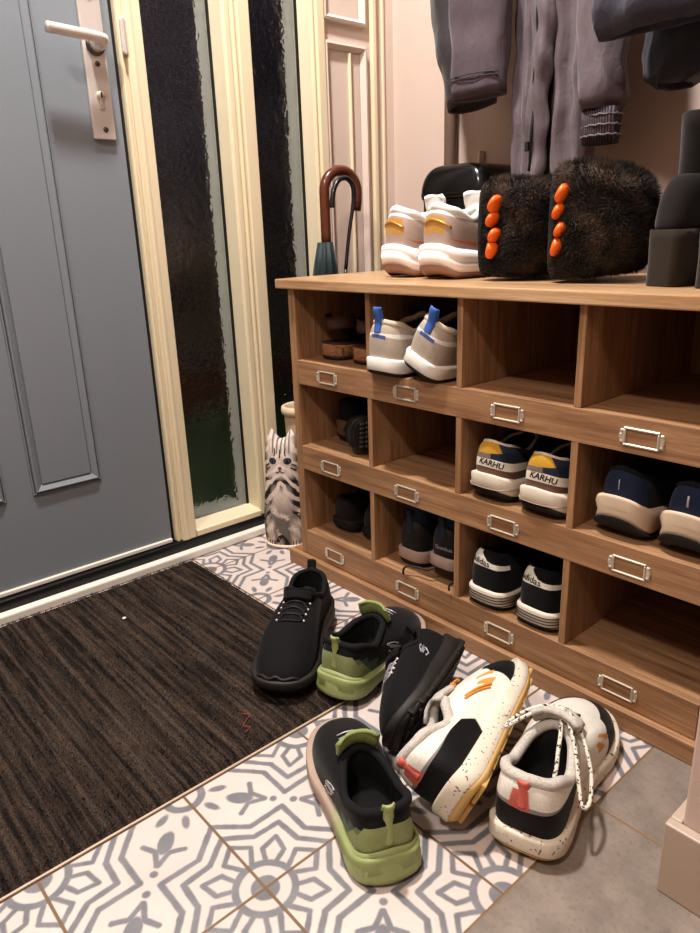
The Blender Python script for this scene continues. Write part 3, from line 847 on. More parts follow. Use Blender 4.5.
s1.place(.184, -.128, .0105, d=(.62, -.78))

s3 = Shoe('trainer', 'black trainer lying on its side with lugged sole facing right, beside the tipped cream trainer', 'shoe', None, side=-1, **dict(BK, L=.238, W=.048, hh=.084, hs=.068, hf=.090))
s3.tongue(S['blk_knit'], w=.048, rise=.004, back=.004, y0=.06); bungee(s3, S['silver'], (.455, .505, .555, .605), .021)
s3.heel_tab(S['blk_lining'], w=.016, up=.020); s3.lugs(S['blk_sole'], nrow=13, depth=.0022, cols=3, gap=.16)
s3.lines('emblem', [[(x * .9, y * .75) for x, y in P] for P in SLOGO], -.40, .56, S['silver'], .0009, rot=.5)
bm = bmesh.new()
for k in range(12):
    t = .06 + k * .075
    i = min(range(NU // 2, NU), key=lambda i: abs(s3.outline[i].y - t * s3.L)); p = s3.outline[i]
    bbox(bm, p.x - .0035, p.x + .004, p.y - .0095, p.y + .0095, s3.zb(t) + .001, s3.zb(t) + .014, .002, 1)
from_bm('side_lugs', bm, S['blk_sole'], s3.mid)
s3.place(.541, -.092, .0, d=(.36, -.933), roll=math.radians(72))

# pair of black shoes with lime heels
LM = dict(L=.268, W=.051, hh=.092, hs=.070, hf=.088, yf=.50, ys=.26, ow=.70, zt=((0, .034), (.35, .028), (.75, .022), (1, .022)), out=.006, flare=.006, spring=.012,
          mid=S['lime_mid'], outm=S['blk_sole2'], lining=S['blk_lining'], collar=S['blk_lining'], collar_r=.006, upper=S['blk_lime'])
def lime_shoe(label, side):
    s = Shoe('slip_on_shoe', label, 'shoe', None, side=side, **LM)
    s.tongue(S['lime_knit'], w=.058, rise=.028, back=.004, y0=.06, thick=.005)
    s.heel_tab(S['lime'], w=.014, z0=.30, up=.016, thick=.003, lean=.006)
    # moulded lime heel cup wrapping the back of the midsole
    rows = []
    for q in range(9):
        r = []
        for k in range(25):
            u = -.30 + .60 * k / 24; i = u * (NU // 2); a = int(math.floor(i)); f = i - a
            p = s.outline[a % NU].lerp(s.outline[(a + 1) % NU], f)
            nrm = Vector((p.x * 1.0, (p.y - .05 * s.L) * 1.2, 0)); nrm = nrm.normalized()
            top = .046 * (1 - .80 * (abs(u) / .30) ** 1.6) + .004
            z = .006 + (top - .006) * q / 8
            bulge = .0095 - .0085 * (q / 8) ** 1.5 + .0012 * noise.noise((u * 22, q * .9, 1)); r.append(Vector((p.x, p.y, z)) + nrm * bulge)
        rows.append(r)
    sheet('heel_cup', rows, .002, S['lime'], s.root)
    L = [[s.top(x * .016, .545 * s.L + k * .011, .002) for x in (-1, -.3, .4, 1)] for k in range(4)]
    tubes('laces', L, .0012, S['silver'], s.root, n=6)
    s.lines('emblem', [[(x * 1.45, y * 1.0) for x, y in P] for P in SLOGO], side * .49, .52, S['silver'], .0009, rot=side * -.35)
    return s
s6 = lime_shoe('black shoe with lime green heel nearest the camera, toe pointing to the mat', -1)
s6.place(.743, -.461, 0, d=(-.905, .425))
s2 = lime_shoe('black shoe with lime green heel beside the mat edge, toe pointing to the cabinet', 1)
s2.place(.437, -.291, .0074, d=(-.27, .963), pitch=-.032)

# pair of white trainers with black panels
WT = dict(L=.298, W=.057, hh=.109, hs=.082, hf=.106, yf=.46, ys=.24, ow=.64, zt=((0, .034), (.4, .030), (.75, .026), (1, .026)), out=.007, flare=.005, spring=.014, puff=.003,
          mid=S['speckle'], outm=S['gum'], lining=S['dark_lining'], collar=S['white_lining'], collar_r=.0075, upper=S['white_up'])
s5 = Shoe('trainer', 'upright cream trainer with black heel panel and bow-tied flecked laces', 'shoe', None, side=-1, **WT)
s5.tongue(S['white_lining'], w=.062, rise=.024, back=.012, y0=.10, thick=.009); s5.laces(S['rope'], ys=(.50, .55, .60), half=.020, r=.0022)
rz = s5.rim[NU // 2].z; ry = s5.rim[NU // 2].y
bow = [catmull([(0, ry + .012, rz + .016), (-.018, ry - .004, rz + .020), (-.040, ry - .030, rz + .014), (-.052, ry - .050, rz + .010), (-.056, ry - .040, rz + .007), (-.042, ry - .012, rz + .012), (-.02, ry + .008, rz + .017), (0, ry + .012, rz + .016)], 5),
       catmull([(0, ry + .012, rz + .016), (.018, ry - .012, rz + .014), (.036, ry - .040, rz - .004), (.052, ry - .072, rz - .034), (.060, ry - .082, rz - .044), (.064, ry - .068, rz - .042), (.056, ry - .040, rz - .022), (.034, ry - .010, rz + .006), (.012, ry + .010, rz + .016)], 5),
       catmull([(0, ry + .012, rz + .017), (.010, ry - .020, rz + .008), (.016, ry - .050, rz - .004), (.020, ry - .070, rz - .018), (.018, ry - .092, rz - .034)], 5),
       catmull([(0, ry + .012, rz + .017), (-.024, ry + .030, rz + .002), (-.040, ry + .050, rz - .022)], 5)]
tubes('lace_bow', bow, .0027, S['rope'], s5.root, n=8)
bm = bmesh.new(); bmesh.ops.create_uvsphere(bm, u_segments=10, v_segments=8, radius=.006, matrix=Matrix.Translation((0, ry + .012, rz + .016)) @ Matrix.Diagonal((1.2, .8, .8, 1))); from_bm('lace_knot', bm, S['rope'], s5.root, True)
s5.heel_tab(S['pink'], w=.014, z0=.55, up=-.006, thick=.0015, lean=.001)
s5.place(.828, -.324, 0, d=(-.27, .963))
s4 = Shoe('trainer', 'cream trainer tipped on its side showing a yellowish gum sole, left of its upright partner', 'shoe', None, side=1, **dict(WT, hh=.098, hs=.074, hf=.100))
s4.tongue(S['white_lining'], w=.054, rise=.006, back=.012, y0=.10, thick=.006); s4.laces(S['orange_lace'], ys=(.47, .52, .57, .62), half=.022, r=.0024)
s4.heel_tab(S['pink'], w=.014, z0=.55, up=-.006, thick=.0015, lean=.001)
s4.lugs(S['gum'], nrow=8, depth=.003, cols=2, gap=.12)
s4.lines('lace_strap', [[(-.004, -.02), (-.003, .0), (0, .024)], [(.003, -.02), (.004, .0), (.007, .024)]], .60, .70, S['orange_lace'], .0022)
s4.place(.774, -.357, 0, d=(-.37, .929), roll=math.radians(-66))

# ------------------------------------------------------------------ shoes in the cubbies
zs = {1: Z['r1t'], 2: Z['r2t'], 3: Z['r3t']}
# black three-stripe trainers, bottom row
def ad_upper(name):
    wht = srgb(232, 226, 214)
    return upper_mat(name, srgb(15, 15, 17), [(wht, [(-.19, .63), (-.15, 1.0), (-.05, 1.0), (.01, .84), (.04, .62)], False), (wht, [(-.02, .63), (-.01, .82), (.05, .76), (.10, .62)], False), (wht, [(.05, .62), (.05, .755), (.19, .75), (.19, .64)], False)], .85, 600)
for k, (x, y, lab) in enumerate([(.508, .003, 'left of the two black trainers with white heel tabs in the bottom row'), (.6115, .006, 'right of the two black trainers with white heel tabs in the bottom row')]):
    s = Shoe('trainer', lab, 'shoe', 'black trainers with white heel tabs', side=-1 if k == 0 else 1, L=.29, W=.0535, ball=.86, hh=.106, hs=.082, hf=.10, ow=.56, zt=((0, .034), (.6, .028), (1, .026)), bevel=.004,
             mid=S['warm_white'], outm=S['blk_sole2'], lining=S['blk_lining'], collar=None, upper=ad_upper('black_upper_white_heel_tab'))
    s.text('adidas', -.030, .745, .0165, S['ink'], bold=.0001, rot=-.12)
    for j in range(4):
        i0 = [s.outline[i % NU] for i in range(-22, 23)]
        P = [Vector((p.x, p.y, .012 + j * .0055)) + Vector((p.x, (p.y - .04), 0)).normalized() * .0042 for p in i0]
        tube('sole_stripe', P, .0008, S['blk_sole'], s.mid, n=5)
    s.place(x, y, zs[3], d=(0, 1))
# mustard, navy and brown trainers, middle row
KU = upper_mat('navy_mesh_mustard_heel', srgb(52, 60, 78), [
    (srgb(126, 112, 102), [(-.01, .0), (.62, .0), (.5, .30), (-.01, .30)], True),
    (srgb(112, 84, 72), [(-.01, .0), (.38, .0), (.36, .31), (-.01, .27)], True),
    (srgb(238, 230, 214), [(-.01, .26), (.36, .30), (.42, .37), (.34, .50), (.14, .54), (-.01, .52)], True),
    (srgb(132, 118, 108), [(-.16, .53), (.02, .51), (.02, .66), (-.14, .70)], False),
    (srgb(36, 46, 66), [(.02, .53), (.36, .50), (.30, .76), (.14, .82), (.02, .68)], False),
    (srgb(204, 158, 56), [(-.18, .68), (.0, .66), (.10, .76), (.08, 1.01), (-.18, 1.01)], False)], .75, 800)
for k, (x, y, lab) in enumerate([(.5088, .004, 'left of the two trainers with mustard heel tops in the middle row'), (.6135, .000, 'right of the two trainers with mustard heel tops in the middle row')]):
    s = Shoe('trainer', lab, 'shoe', 'trainers with mustard heel tops', side=-1 if k == 0 else 1, L=.29, W=.0515, ball=.88, hh=.100, hs=.082, hf=.10, ow=.58, zt=((0, .040), (.5, .032), (1, .026)), bevel=.012, flare=.006, out=.010,
             mid=S['warm_white'], outm=S['blk_sole2'], lining=S['dark_lining'], collar=S['warm_white'], collar_r=.003, upper=KU)
    s.text('KARHU', .020, .405, .0145, S['ink'], bold=.0003, shear=.3, rot=-.06)
    P = [Vector((p.x, p.y, .026)) + Vector((p.x, (p.y - .04), 0)).normalized() * .0068 for p in [s.outline[i % NU] for i in range(-24, 25)]]
    tube('sole_groove', P, .0009, S['beige_mid'], s.mid, n=5)
    s.tongue(S['dark_lining'], rise=.035); s.laces(S['warm_white'], half=.02)
    s.place(x, y, zs[2], d=(0, 1))
# navy runners with big cream soles
NV_UP = upper_mat('navy_runner_mesh', srgb(34, 46, 72), [(srgb(22, 26, 38), [(.16, .0), (.7, .0), (.6, .9), (.16, .7)], True)], .8, 900)
for k, (x, y, lab) in enumerate([(.7415, .012, 'left of the two navy runners with thick cream soles'), (.8415, .012, 'right of the two navy runners with thick cream soles')]):
    s = Shoe('running_shoe', lab, 'shoe', 'navy running shoes in the middle row', side=-1 if k == 0 else 1, L=.28, W=.048, ball=.80, hh=.098, hs=.08, hf=.10, zt=((0, .046), (.12, .046), (.3, .030), (.5, .034), (1, .028)), bevel=.020, flare=.009, out=.006, mid_wave=.002,
             mid=plain('aged_cream_foam', srgb(206, 184, 160), .55, var=.12, nscale=25), outm=S['blk_sole2'], lining=S['blk_lining'], collar=S['blk_lining'], upper=NV_UP,
             mid_rows=[(0, -.002), (.2, .006), (.5, .004), (.8, .008), (1, .006)])
    s.lines('reflective_tab', [[(0, -.008), (0, .008)]], 0.0, .55, S['silver'], .0018 if k else .0009, smooth=2)
    s.tongue(S['blk_lining'], rise=.02); s.laces(S['blk_lining'])
    s.place(x, y, zs[2], d=(0, 1))
# white trainers with blue tabs, top row
WB = upper_mat('off_white_suede_upper', srgb(190, 176, 160), [
    (srgb(240, 236, 228), [(-.01, .66), (.2, .60), (.48, .66), (.48, .78), (.2, .74), (-.01, .82)], True),
    (srgb(74, 104, 160), [(-.05, .58), (.07, .56), (.07, .66), (-.05, .68)], False)], .7, 700)
BLUE = plain('blue_webbing', srgb(66, 104, 176), .7)
for k, (x, y, lab, roll) in enumerate([(.277, -.028, 'white trainer with blue heel tab standing upright in the top row', 0), (.363, -.024, 'white trainer with blue heel tab tilted over beside its partner in the top row', 23)]):
    s = Shoe('trainer', lab, 'shoe', None, side=-1 if k == 0 else 1, L=.285, W=.051, ball=.84, hh=.098, hs=.078, hf=.104, ow=.6, zt=((0, .032), (.5, .028), (1, .026)), bevel=.006,
             mid=plain('clean_white_foam', srgb(238, 232, 222), .5, var=.05), outm=S['blk_sole2'], lining=S['dark_lining'], collar=plain('tan_collar', srgb(196, 180, 158), .8), collar_r=.006, upper=WB)
    s.heel_tab(BLUE, w=.018, z0=.72, up=.026, thick=.003, lean=.006); s.tongue(S['dark_lining'], rise=.012); s.laces(plain('grey_lace', srgb(150, 146, 140), .8))
    s.place(x, y, zs[1], d=((.02, 1) if k == 0 else (.0, 1)), roll=math.radians(roll))
# dark boots with navy padded collars
QB = upper_mat('dark_brown_boot_leather', srgb(40, 34, 32), [], .6, 500)
QC = plain('navy_padded_collar', srgb(34, 44, 62), .8, var=.2)
for k, (x, y, lab) in enumerate([(.296, .030, 'left of the two dark ankle boots with navy collars'), (.3905, .022, 'right of the two dark boots with navy collars, lace trailing over the shelf')]):
    s = Shoe('hiking_boot', lab, 'boot', 'dark hiking boots in the bottom row', side=-1 if k == 0 else 1, L=.28, W=.046, ball=.88, hh=.096, hs=.094, hf=.10, ow=.66, yf=.42, zt=((0, .034), (.5, .028), (1, .026)), bevel=.004, flare=.004, out=.010,
             mid=S['beige_mid'], outm=S['blk_sole2'], lining=S['blk_lining'], collar=None, upper=QB)
    loops = []
    for (z, sc) in ((-.004, 1.03), (.008, 1.06), (.016, 1.02), (.020, 1.05), (.030, 1.05), (.036, .98), (.034, .9), (.0, .85)):
        loops.append([Vector((p.x * sc, p.y - (.01 * (sc - 1)) + (sc - 1) * (p.y - .06), p.z + z)) for p in s.rim])
    V, F = loft(loops, (False, False)); mesh('padded_collar', V, F, QC, s.root)
    if k == 1: s.text('Quechua', .02, .35, .011, S['silver'], bold=.0001)
    s.laces(S['blk_lining']); s.heel_tab(QC, w=.014, z0=.6, up=.024)
    if k == 1:
        loc = Vector((x, y, zs[3]))
        P = [Vector(p) - loc for p in [(.392, .040, .115), (.372, .012, .100), (.345, .008, .0965), (.325, -.002, .0955), (.317, -.0045, .086), (.3165, -.0035, .076)]]
        tube('loose_lace', catmull(P, 6), .0022, plain('brown_black_lace', srgb(62, 46, 40), .8, var=.4, nscale=150), s.root)
        P = [Vector(p) - loc for p in [(.43, .10, .097), (.437, .03, .0955), (.436, -.001, .0955), (.4355, -.0035, .084)]]
        tube('loose_lace', catmull(P, 6), .0018, S['blk_lining'], s.root)
    s.place(x, y, zs[3], d=(0, 1))
# very dark low shoes, bottom left cubby
DK = upper_mat('dark_suede_upper', srgb(34, 28, 27), [], .8, 500)
for k, (x, y, lab, d) in enumerate([(.062, .050, 'left of the two dark shoes in the bottom left cubby', (0, 1)), (.156, .055, 'right of the two dark shoes in the bottom left cubby', (0, 1))]):
    s = Shoe('loafer', lab, 'shoe', 'dark shoes in the bottom left cubby', side=-1 if k == 0 else 1, L=.26, W=.047, ball=.92, hh=.074, hs=.064, hf=.078, zt=((0, .026), (1, .02)), mid=S['blk_sole2'], outm=S['rubber'] if 'rubber' in S else M['rubber'], lining=S['blk_lining'], collar=S['blk_lining'], upper=DK)
    s.tongue(DK, rise=.012); s.laces(S['blk_lining'], ys=(.48, .53, .58)); s.place(x, y, zs[3], d=d)
# cork soled sandals, top left
CORK = None
def cork():
    t = NT('cork'); o = t.tc.outputs['Object']; n = t.noise(o, 170, 3.0); n2 = t.noise(o, 60, 2)
    c = t.mix(n2, srgb(138, 96, 64), srgb(178, 132, 92)); c = t.mix(t.maprange(n, .55, .68), c, srgb(70, 44, 30)); t.base(c); t.set(.8); t.bump(n, .4, .001); return t.m
CORK = cork()
LEA = plain('dark_brown_leather', srgb(74, 48, 38), .55, var=.15, nscale=25, bscale=300, bstr=.2)
def sandal(label, group, side, x, y, z, d, strap=LEA, back=True, cat='sandal'):
    r = empty('sandal'); tag(r, label, cat, group); L, W = .26, .047
    R = [(a * side * W, b * L) for a, b in (RIGHT if side > 0 else LEFT)]; Lf = [(a * side * W, b * L) for a, b in (LEFT if side > 0 else RIGHT)]
    ol = half_loops(R, Lf, 72)
    def zt(t): return interp([(0, .036), (.35, .032), (.7, .024), (1, .024)], t)
    V, F = loft([[Vector((p.x, p.y, .006)) for p in offset_loop(ol, -.001)], [Vector((p.x, p.y, .012)) for p in offset_loop(ol, .001)], [Vector((p.x, p.y, zt(p.y / L) - .006)) for p in ol], [Vector((p.x, p.y, zt(p.y / L) - .003)) for p in offset_loop(ol, -.001)]])
    mesh('cork_footbed', V, F, CORK, r)
    V, F = loft([[Vector((p.x, p.y, 0)) for p in offset_loop(ol, -.002)], [Vector((p.x, p.y, .006)) for p in offset_loop(ol, .0005)]]); mesh('outsole', V, F, S['blk_sole2'], r)
    V, F = loft([[Vector((p.x, p.y, zt(p.y / L) - .003)) for p in offset_loop(ol, -.0005)], [Vector((p.x, p.y, zt(p.y / L))) for p in offset_loop(ol, -.001)], [Vector((p.x, p.y, zt(p.y / L) - .001)) for p in offset_loop(ol, -.006)]]); mesh('insole', V, F, strap, r)
    def arch(y0, y1, h, w=1.0):
        rows = []
        for i in range(5):
            yy = y0 + (y1 - y0) * i / 4; row = []
            for k in range(17):
                a = PI * k / 16; row.append(Vector((math.cos(a) * W * w * .98, yy * L + .0, zt(yy) - .012 + (h - .01 * abs(i - 2) / 2) * math.sin(a) ** .7)))
            rows.append(row)
        return rows
    sheet('strap', arch(.50, .72, .060), .003, strap, r); sheet('strap', arch(.36, .46, .066, .9), .003, strap, r)
    if back:
        rows = []
        for i in range(4):
            row = []
            for k in range(25):
                a = PI * (1 + k / 24); c = Vector((math.cos(a) * W * .82, .17 * L + math.sin(a) * .15 * L if True else 0, 0))
                t = k / 24; y = c.y; row.append(Vector((c.x, y, .062 + .026 * i / 3 + .01 * abs(t - .5))))
            rows.append(row)
        sheet('heel_strap', rows, .003, strap, r)
        tubes('strap_loop', [catmull([(q * W * .82, .17 * L, .068), (q * W * .86, .25 * L, .056), (q * W * .84, .36 * L, .040), (q * W * .9, .42 * L, .026)], 5) for q in (-1, 1)], .0022, strap, r)
    r.location = (x, y, z); r.rotation_euler.z = math.atan2(-d[0], d[1]); return r
sandal('left of the two brown cork sandals in the top left cubby', 'brown cork sandals', -1, .052, .006, zs[1], (0, 1))
sandal('right of the two brown cork sandals, half hidden by the cubby divider', 'brown cork sandals', 1, .153, .002, zs[1], (0, 1))
# middle left cubby: dark clog with cork heel and a black shoe on its side
sd = Shoe('clog', 'dark fur-topped clog with brown heel in the middle left cubby', 'shoe', None, side=-1, L=.23, W=.043, hh=.088, hs=.080, hf=.092, zt=((0, .046), (.6, .032), (1, .028)), mid=plain('brown_heel', srgb(96, 66, 50), .7, var=.2), outm=M['rubber'], lining=S['blk_lining'], collar=S['blk_lining'], collar_r=.010, upper=DK)
sd.tongue(DK, rise=.012); sd.place(.056, .075, zs[2], d=(-.0, 1))
sb = Shoe('trainer', 'black shoe on its side, treaded sole facing out, in the middle left cubby', 'shoe', None, side=1, L=.23, W=.044, hh=.046, hs=.040, hf=.048, zt=((0, .022), (1, .018)), mid=S['blk_sole'], outm=S['blk_sole2'], lining=S['blk_lining'], collar=S['blk_lining'], upper=S['blk_knit'])
sb.lugs(plain('grey_tread', srgb(84, 80, 78), .7), nrow=16, depth=.003, cols=6, gap=.3); sb.place(.166, .014, zs[2], d=(.12, .99), roll=math.radians(-86))

# ------------------------------------------------------------------ on top of the cabinet
ZT = .6575
GOLD = plain('gold_foil', srgb(196, 152, 84), .35, .6)
TU = upper_mat('grey_beige_knit_gold_heel', srgb(178, 158, 148), [
    (srgb(196, 150, 84), [(-.22, .34), (.09, .34), (.10, .78), (-.22, .80)], False),
    (srgb(230, 224, 216), [(-.3, .84), (.3, .84), (.3, 1.01), (-.3, 1.01)], False),
    (srgb(196, 116, 90), [(-.01, .16), (.30, .16), (.52, .02), (.60, .05), (.42, .24), (.26, .30), (-.01, .27)], True)], .7, 900)
for k, (x, y, lab, d) in enumerate([(.188, .106, 'left of the two white trainers with gold heels on top of the cabinet', (.10, 1)), (.308, .088, 'right of the two white trainers with gold heels, next to the furry slippers', (.07, 1))]):
    s = Shoe('trainer', lab, 'shoe', 'white trainers with gold heels', side=-1 if k == 0 else 1, L=.265, W=.054, ball=.86, hh=.120, hs=.100, hf=.122, ow=.58, zt=((0, .050), (.5, .042), (1, .030)), bevel=.014, flare=.008, out=.008, puff=.003,
             mid=plain('bright_white_foam', srgb(240, 234, 230), .45, var=.05), outm=plain('brown_beige_sole', srgb(150, 118, 100), .6), lining=S['white_lining'], collar=plain('white_collar_knit', srgb(228, 222, 216), .85), collar_r=.008, upper=TU,
             mid_rows=[(0, .000), (.2, .007), (.45, .009), (.52, .006), (.6, .009), (.9, .007), (1, .003)])
    s.tongue(plain('white_tongue_knit', srgb(230, 226, 220), .85), rise=.030, back=.004, thick=.008); s.laces(plain('white_lace', srgb(232, 228, 222), .8), half=.024)
    s.lines('stripe', [[(-.03, .0), (-.01, .004), (.012, .002), (.034, -.004)]], -.02 if k == 0 else .02, .62, GOLD, .0025)
    s.place(x, y, ZT, d=d)

# black domed bin
bn = empty('bin', (.086, .470, 0)); tag(bn, 'tall black plastic bin with a domed lid behind the white and gold trainers', 'bin')
BP = plain('glossy_black_plastic', srgb(22, 21, 23), .22, var=.05)
def rrect(w, d, r, z, n=6):
    out = []
    for (cx_, cy_, a0) in ((w - r, d - r, 0), (-w + r, d - r, PI / 2), (-w + r, -d + r, PI), (w - r, -d + r, 1.5 * PI)):
        for k in range(n + 1):
            a = a0 + PI / 2 * k / n; out.append(Vector((cx_ + r * math.cos(a), cy_ + r * math.sin(a), z)))
    return out
V, F = loft([rrect(.076, .070, .02, 0.0006), rrect(.078, .072, .02, .006), rrect(.092, .082, .025, .805), rrect(.093, .083, .025, .812)]); mesh('bin_body', V, F, BP, bn)
loops = [rrect(.095, .085, .025, .8125), rrect(.096, .086, .025, .820)]
for k in range(1, 10):
    a = PI / 2 * k / 10; loops.append(rrect(.014 + .082 * math.cos(a) ** .5, .086 - .024 * (1 - math.cos(a)), .012 + .013 * math.cos(a), .820 + .064 * math.sin(a)))
V, F = loft(loops); mesh('domed_lid', V, F, BP, bn)
bm = bmesh.new(); bbox(bm, -.080, .080, -.0895, -.0835, .818, .824, .002); from_bm('lid_edge', bm, BP, bn)
bn.rotation_euler.z = math.radians(0)
br = empty('wall_bracket', (.026, YB - .0005, .905)); tag(br, 'small metal bracket screwed to the wall above the black bin', 'bracket')
bm = bmesh.new(); bbox(bm, -.010, .010, -.003, 0, -.018, .018, .001); bbox(bm, .0075, .010, -.02, 0, -.018, .018, .001); from_bm('plate', bm, M['nickel'], br)
lathe('screw', [(0, .002), (.003, .002), (.004, 0)], M['steel_dark'], br, 12).matrix_local = Matrix.Translation((-.001, -.003, .004)) @ Matrix.Rotation(PI / 2, 4, 'X')

# furry claw slippers lying on their sides
def fur_mat():
    t = NT('dark_brown_fur'); o = t.tc.outputs['Object']; n = t.noise(o, 22, 3.0); n2 = t.noise(o, 240, 2.0)
    t.base(t.mix(t.maprange(n, .45, .75), t.mix(n2, srgb(20, 16, 13), srgb(40, 31, 25)), srgb(88, 68, 50))); t.set(.8, 0, .25, .2); return t.m
FUR = fur_mat(); ORANGE = plain('orange_vinyl', srgb(236, 112, 40), .35, var=.12, nscale=70); FELT = plain('dark_felt_sole', srgb(26, 22, 20), .95); GREYS = plain('grey_sole_felt', srgb(120, 108, 98), .9)
def claw_slipper(label, x, y, d, roll, W, L, H, seed, cz=.031):
    r = empty('furry_slipper'); tag(r, label, 'slipper', None)
    ol = half_loops([(a * W, b * L) for a, b in [(0, 0), (.70, .01), (.94, .07), (1.0, .3), (1.0, .6), (1.0, .86), (.92, .965), (.6, 1.0), (0, 1.01)]], [(a * W, b * L) for a, b in [(0, 0), (-.70, .01), (-.94, .07), (-1.0, .3), (-1.0, .6), (-1.0, .86), (-.92, .965), (-.6, 1.0), (0, 1.01)]], 64)
    V, F = loft([[Vector((p.x, p.y, 0)) for p in offset_loop(ol, -.006)], [Vector((p.x, p.y, .006)) for p in ol], [Vector((p.x, p.y, .014)) for p in offset_loop(ol, .001)], [Vector((p.x, p.y, .018)) for p in offset_loop(ol, -.004)]]); mesh('sole', V, F, FELT, r)
    loops = []; rows = 14
    for j in range(rows):
        q = j / (rows - 1); a = q * PI / 2; sc = max(math.cos(a) ** .45, .03) * (1.03 if 0 < q < .6 else 1)
        loops.append([Vector((p.x * sc, L * .52 + (p.y - L * .52) * sc, .013 + (H - .013) * math.sin(a) * (1 if q < .5 else 1))) for p in ol])
    for lp in loops[1:]:
        for i, p in enumerate(lp):
            k = .010 * noise.noise(p * 16 + Vector((seed, 0, 0))) + .005 * noise.noise(p * 45); c = Vector((0, L * .5, H * .4)); lp[i] = p + (p - c).normalized() * k
    V, F = loft(loops, (False, True)); up = mesh('fur_upper', V, F, FUR, r)
    V2, F2 = [], []; rg = random.Random(seed)
    for f in up.data.polygons:
        vs = [V[i] for i in f.vertices][:4]
        if len(f.vertices) > 4: continue
        for _ in range(int(f.area * 2.6e5) + 1):
            s, t = rg.random(), rg.random(); p = (vs[0].lerp(vs[1], s)).lerp(vs[3].lerp(vs[2], s), t)
            nn = f.normal.normalized(); nn = nn if nn.dot(p - Vector((0, L * .5, H * .3))) > 0 else -nn
            fl_ = Vector((noise.noise(p * 30), noise.noise(p * 30 + Vector((9, 0, 0))), noise.noise(p * 30 + Vector((0, 9, 0)))))
            dr = (nn * .8 + fl_ * 1.1 + Vector((rg.gauss(0, .25), rg.gauss(0, .25), rg.gauss(0, .25)))).normalized()
            h = rg.uniform(.006, .013)
            if (p + dr * h).x < -W * 1.03: continue
            sd_ = dr.cross(Vector((rg.random(), rg.random(), rg.random()))).normalized() * .00055; o = len(V2)
            V2 += [p - sd_, p + sd_, p + dr * h * .6 + sd_ * .6 + Vector((0, 0, 0)), p + dr * h]; F2.append((o, o + 1, o + 2)); F2.append((o, o + 2, o + 3))
    pile = mesh('fur_pile', V2, F2, FUR, r, smooth=False); tag(pile, kind='stuff')
    for k, cxx in enumerate((-.42, -.12, .20, .50)):
        bm = bmesh.new()
        mt = Matrix.Translation((cxx * W, L * 1.0 + .006, cz + .005 * (k % 2))) @ Matrix.Diagonal((.0150 if k in (0, 3) else .0125, .016, .0085, 1))
        bmesh.ops.create_uvsphere(bm, u_segments=16, v_segments=12, radius=1.0, matrix=mt)
        for v in bm.verts: v.co.z += .003 * math.sin(v.co.x * 160 + k * 2)
        from_bm('claw', bm, ORANGE, r, True)
    M_ = Matrix.Rotation(math.atan2(-d[0], d[1]), 4, 'Z') @ Matrix.Rotation(roll, 4, 'Y')
    lo = min((M_ @ v.co).z for ch in r.children for v in ch.data.vertices if ch.name.startswith(('sole', 'fur_upper')))
    r.rotation_euler = M_.to_euler(); r.location = (x, y, ZT - lo + .0025); return r
claw_slipper('dark furry slipper with orange claws beside the gold heeled trainers', .408, .290, (-.03, -1), math.radians(-90), .078, .195, .119, 11, .040)
claw_slipper('dark furry slipper with orange claws beside the brown boots', .542, .236, (.02, -1), math.radians(-90), .083, .145, .124, 23, .024)

# block heeled brown boots
SUE = knit('dark_brown_suede', srgb(28, 22, 18), .95, 1200, .3, .15)
SUEH = knit('heel_suede', srgb(48, 40, 30), .95, 1200, .3, .15)
def heel_boot(label, x, y, d):
    r = empty('ankle_boot'); tag(r, label, 'boot', 'dark brown block heeled ankle boots'); L, W = .235, .036
    ol = half_loops([(a * W, b * L) for a, b in RIGHT], [(a * W, b * L) for a, b in LEFT], 72)
    def zb(t): return .068 * smooth01(1 - (t - .18) / .5) + .004
    # foot
    top = [Vector((.031 * math.sin(a_), .078 - .050 * math.cos(a_), .135 + .012 * math.cos(a_ / 2) ** 2)) for a_ in [2 * PI * i / 72 for i in range(72)]]
    loops = [[Vector((p.x, p.y, zb(p.y / L))) for p in offset_loop(ol, -.003)]]
    for j in range(1, 13):
        q = j / 12; f = 1 - math.cos(q * PI / 2); row = []
        for p, t_ in zip(ol, top):
            z0 = zb(p.y / L); k = interp([(0, 1), (.3, .9), (1, .45)], p.y / L); e = math.sqrt(max(0, 1 - (1 - f) ** 2))
            row.append(Vector((p.x + (t_.x - p.x) * f, p.y + (t_.y - p.y) * f, z0 + (t_.z - z0) * ((1 - k) * f + k * e))))
        loops.append(row)
    V, F = loft(loops, (True, False)); mesh('foot', V, F, SUE, r)
    loops = []
    for (z, sx, sy, cy_) in ((-.002, 1.0, 1.0, 0), (.03, 1.03, 1.02, .001), (.06, 1.12, 1.06, .002), (.076, 1.14, 1.08, .002), (.078, 1.06, 1.0, .002), (.03, .95, .95, 0)):
        loops.append([Vector((t_.x * sx, .078 + (t_.y - .078) * sy + cy_, t_.z + z)) for t_ in top])
    V, F = loft(loops, (False, False)); mesh('shaft', V, F, SUE, r)
    loops = []
    for (z, s) in ((0, .94), (.001, .98), (.035, .97), (.064, 1.04), (.076, 1.06)):
        loops.append([Vector((p.x * s, p.y * s - .001, z)) for p in rrect_at(.029, .030, .014, .030)])
    V, F = loft(loops); mesh('block_heel', V, F, SUEH, r)
    V, F = loft([[Vector((p.x, p.y, zb(p.y / L) - .004)) for p in offset_loop(ol, -.001)], [Vector((p.x, p.y, zb(p.y / L) + .001)) for p in offset_loop(ol, .001)], [Vector((p.x, p.y, zb(p.y / L) + .002)) for p in offset_loop(ol, -.003)]]); mesh('sole', V, F, S['blk_sole2'], r)
    r.location = (x, y, ZT + .0003); r.rotation_euler.z = math.atan2(-d[0], d[1]); return r
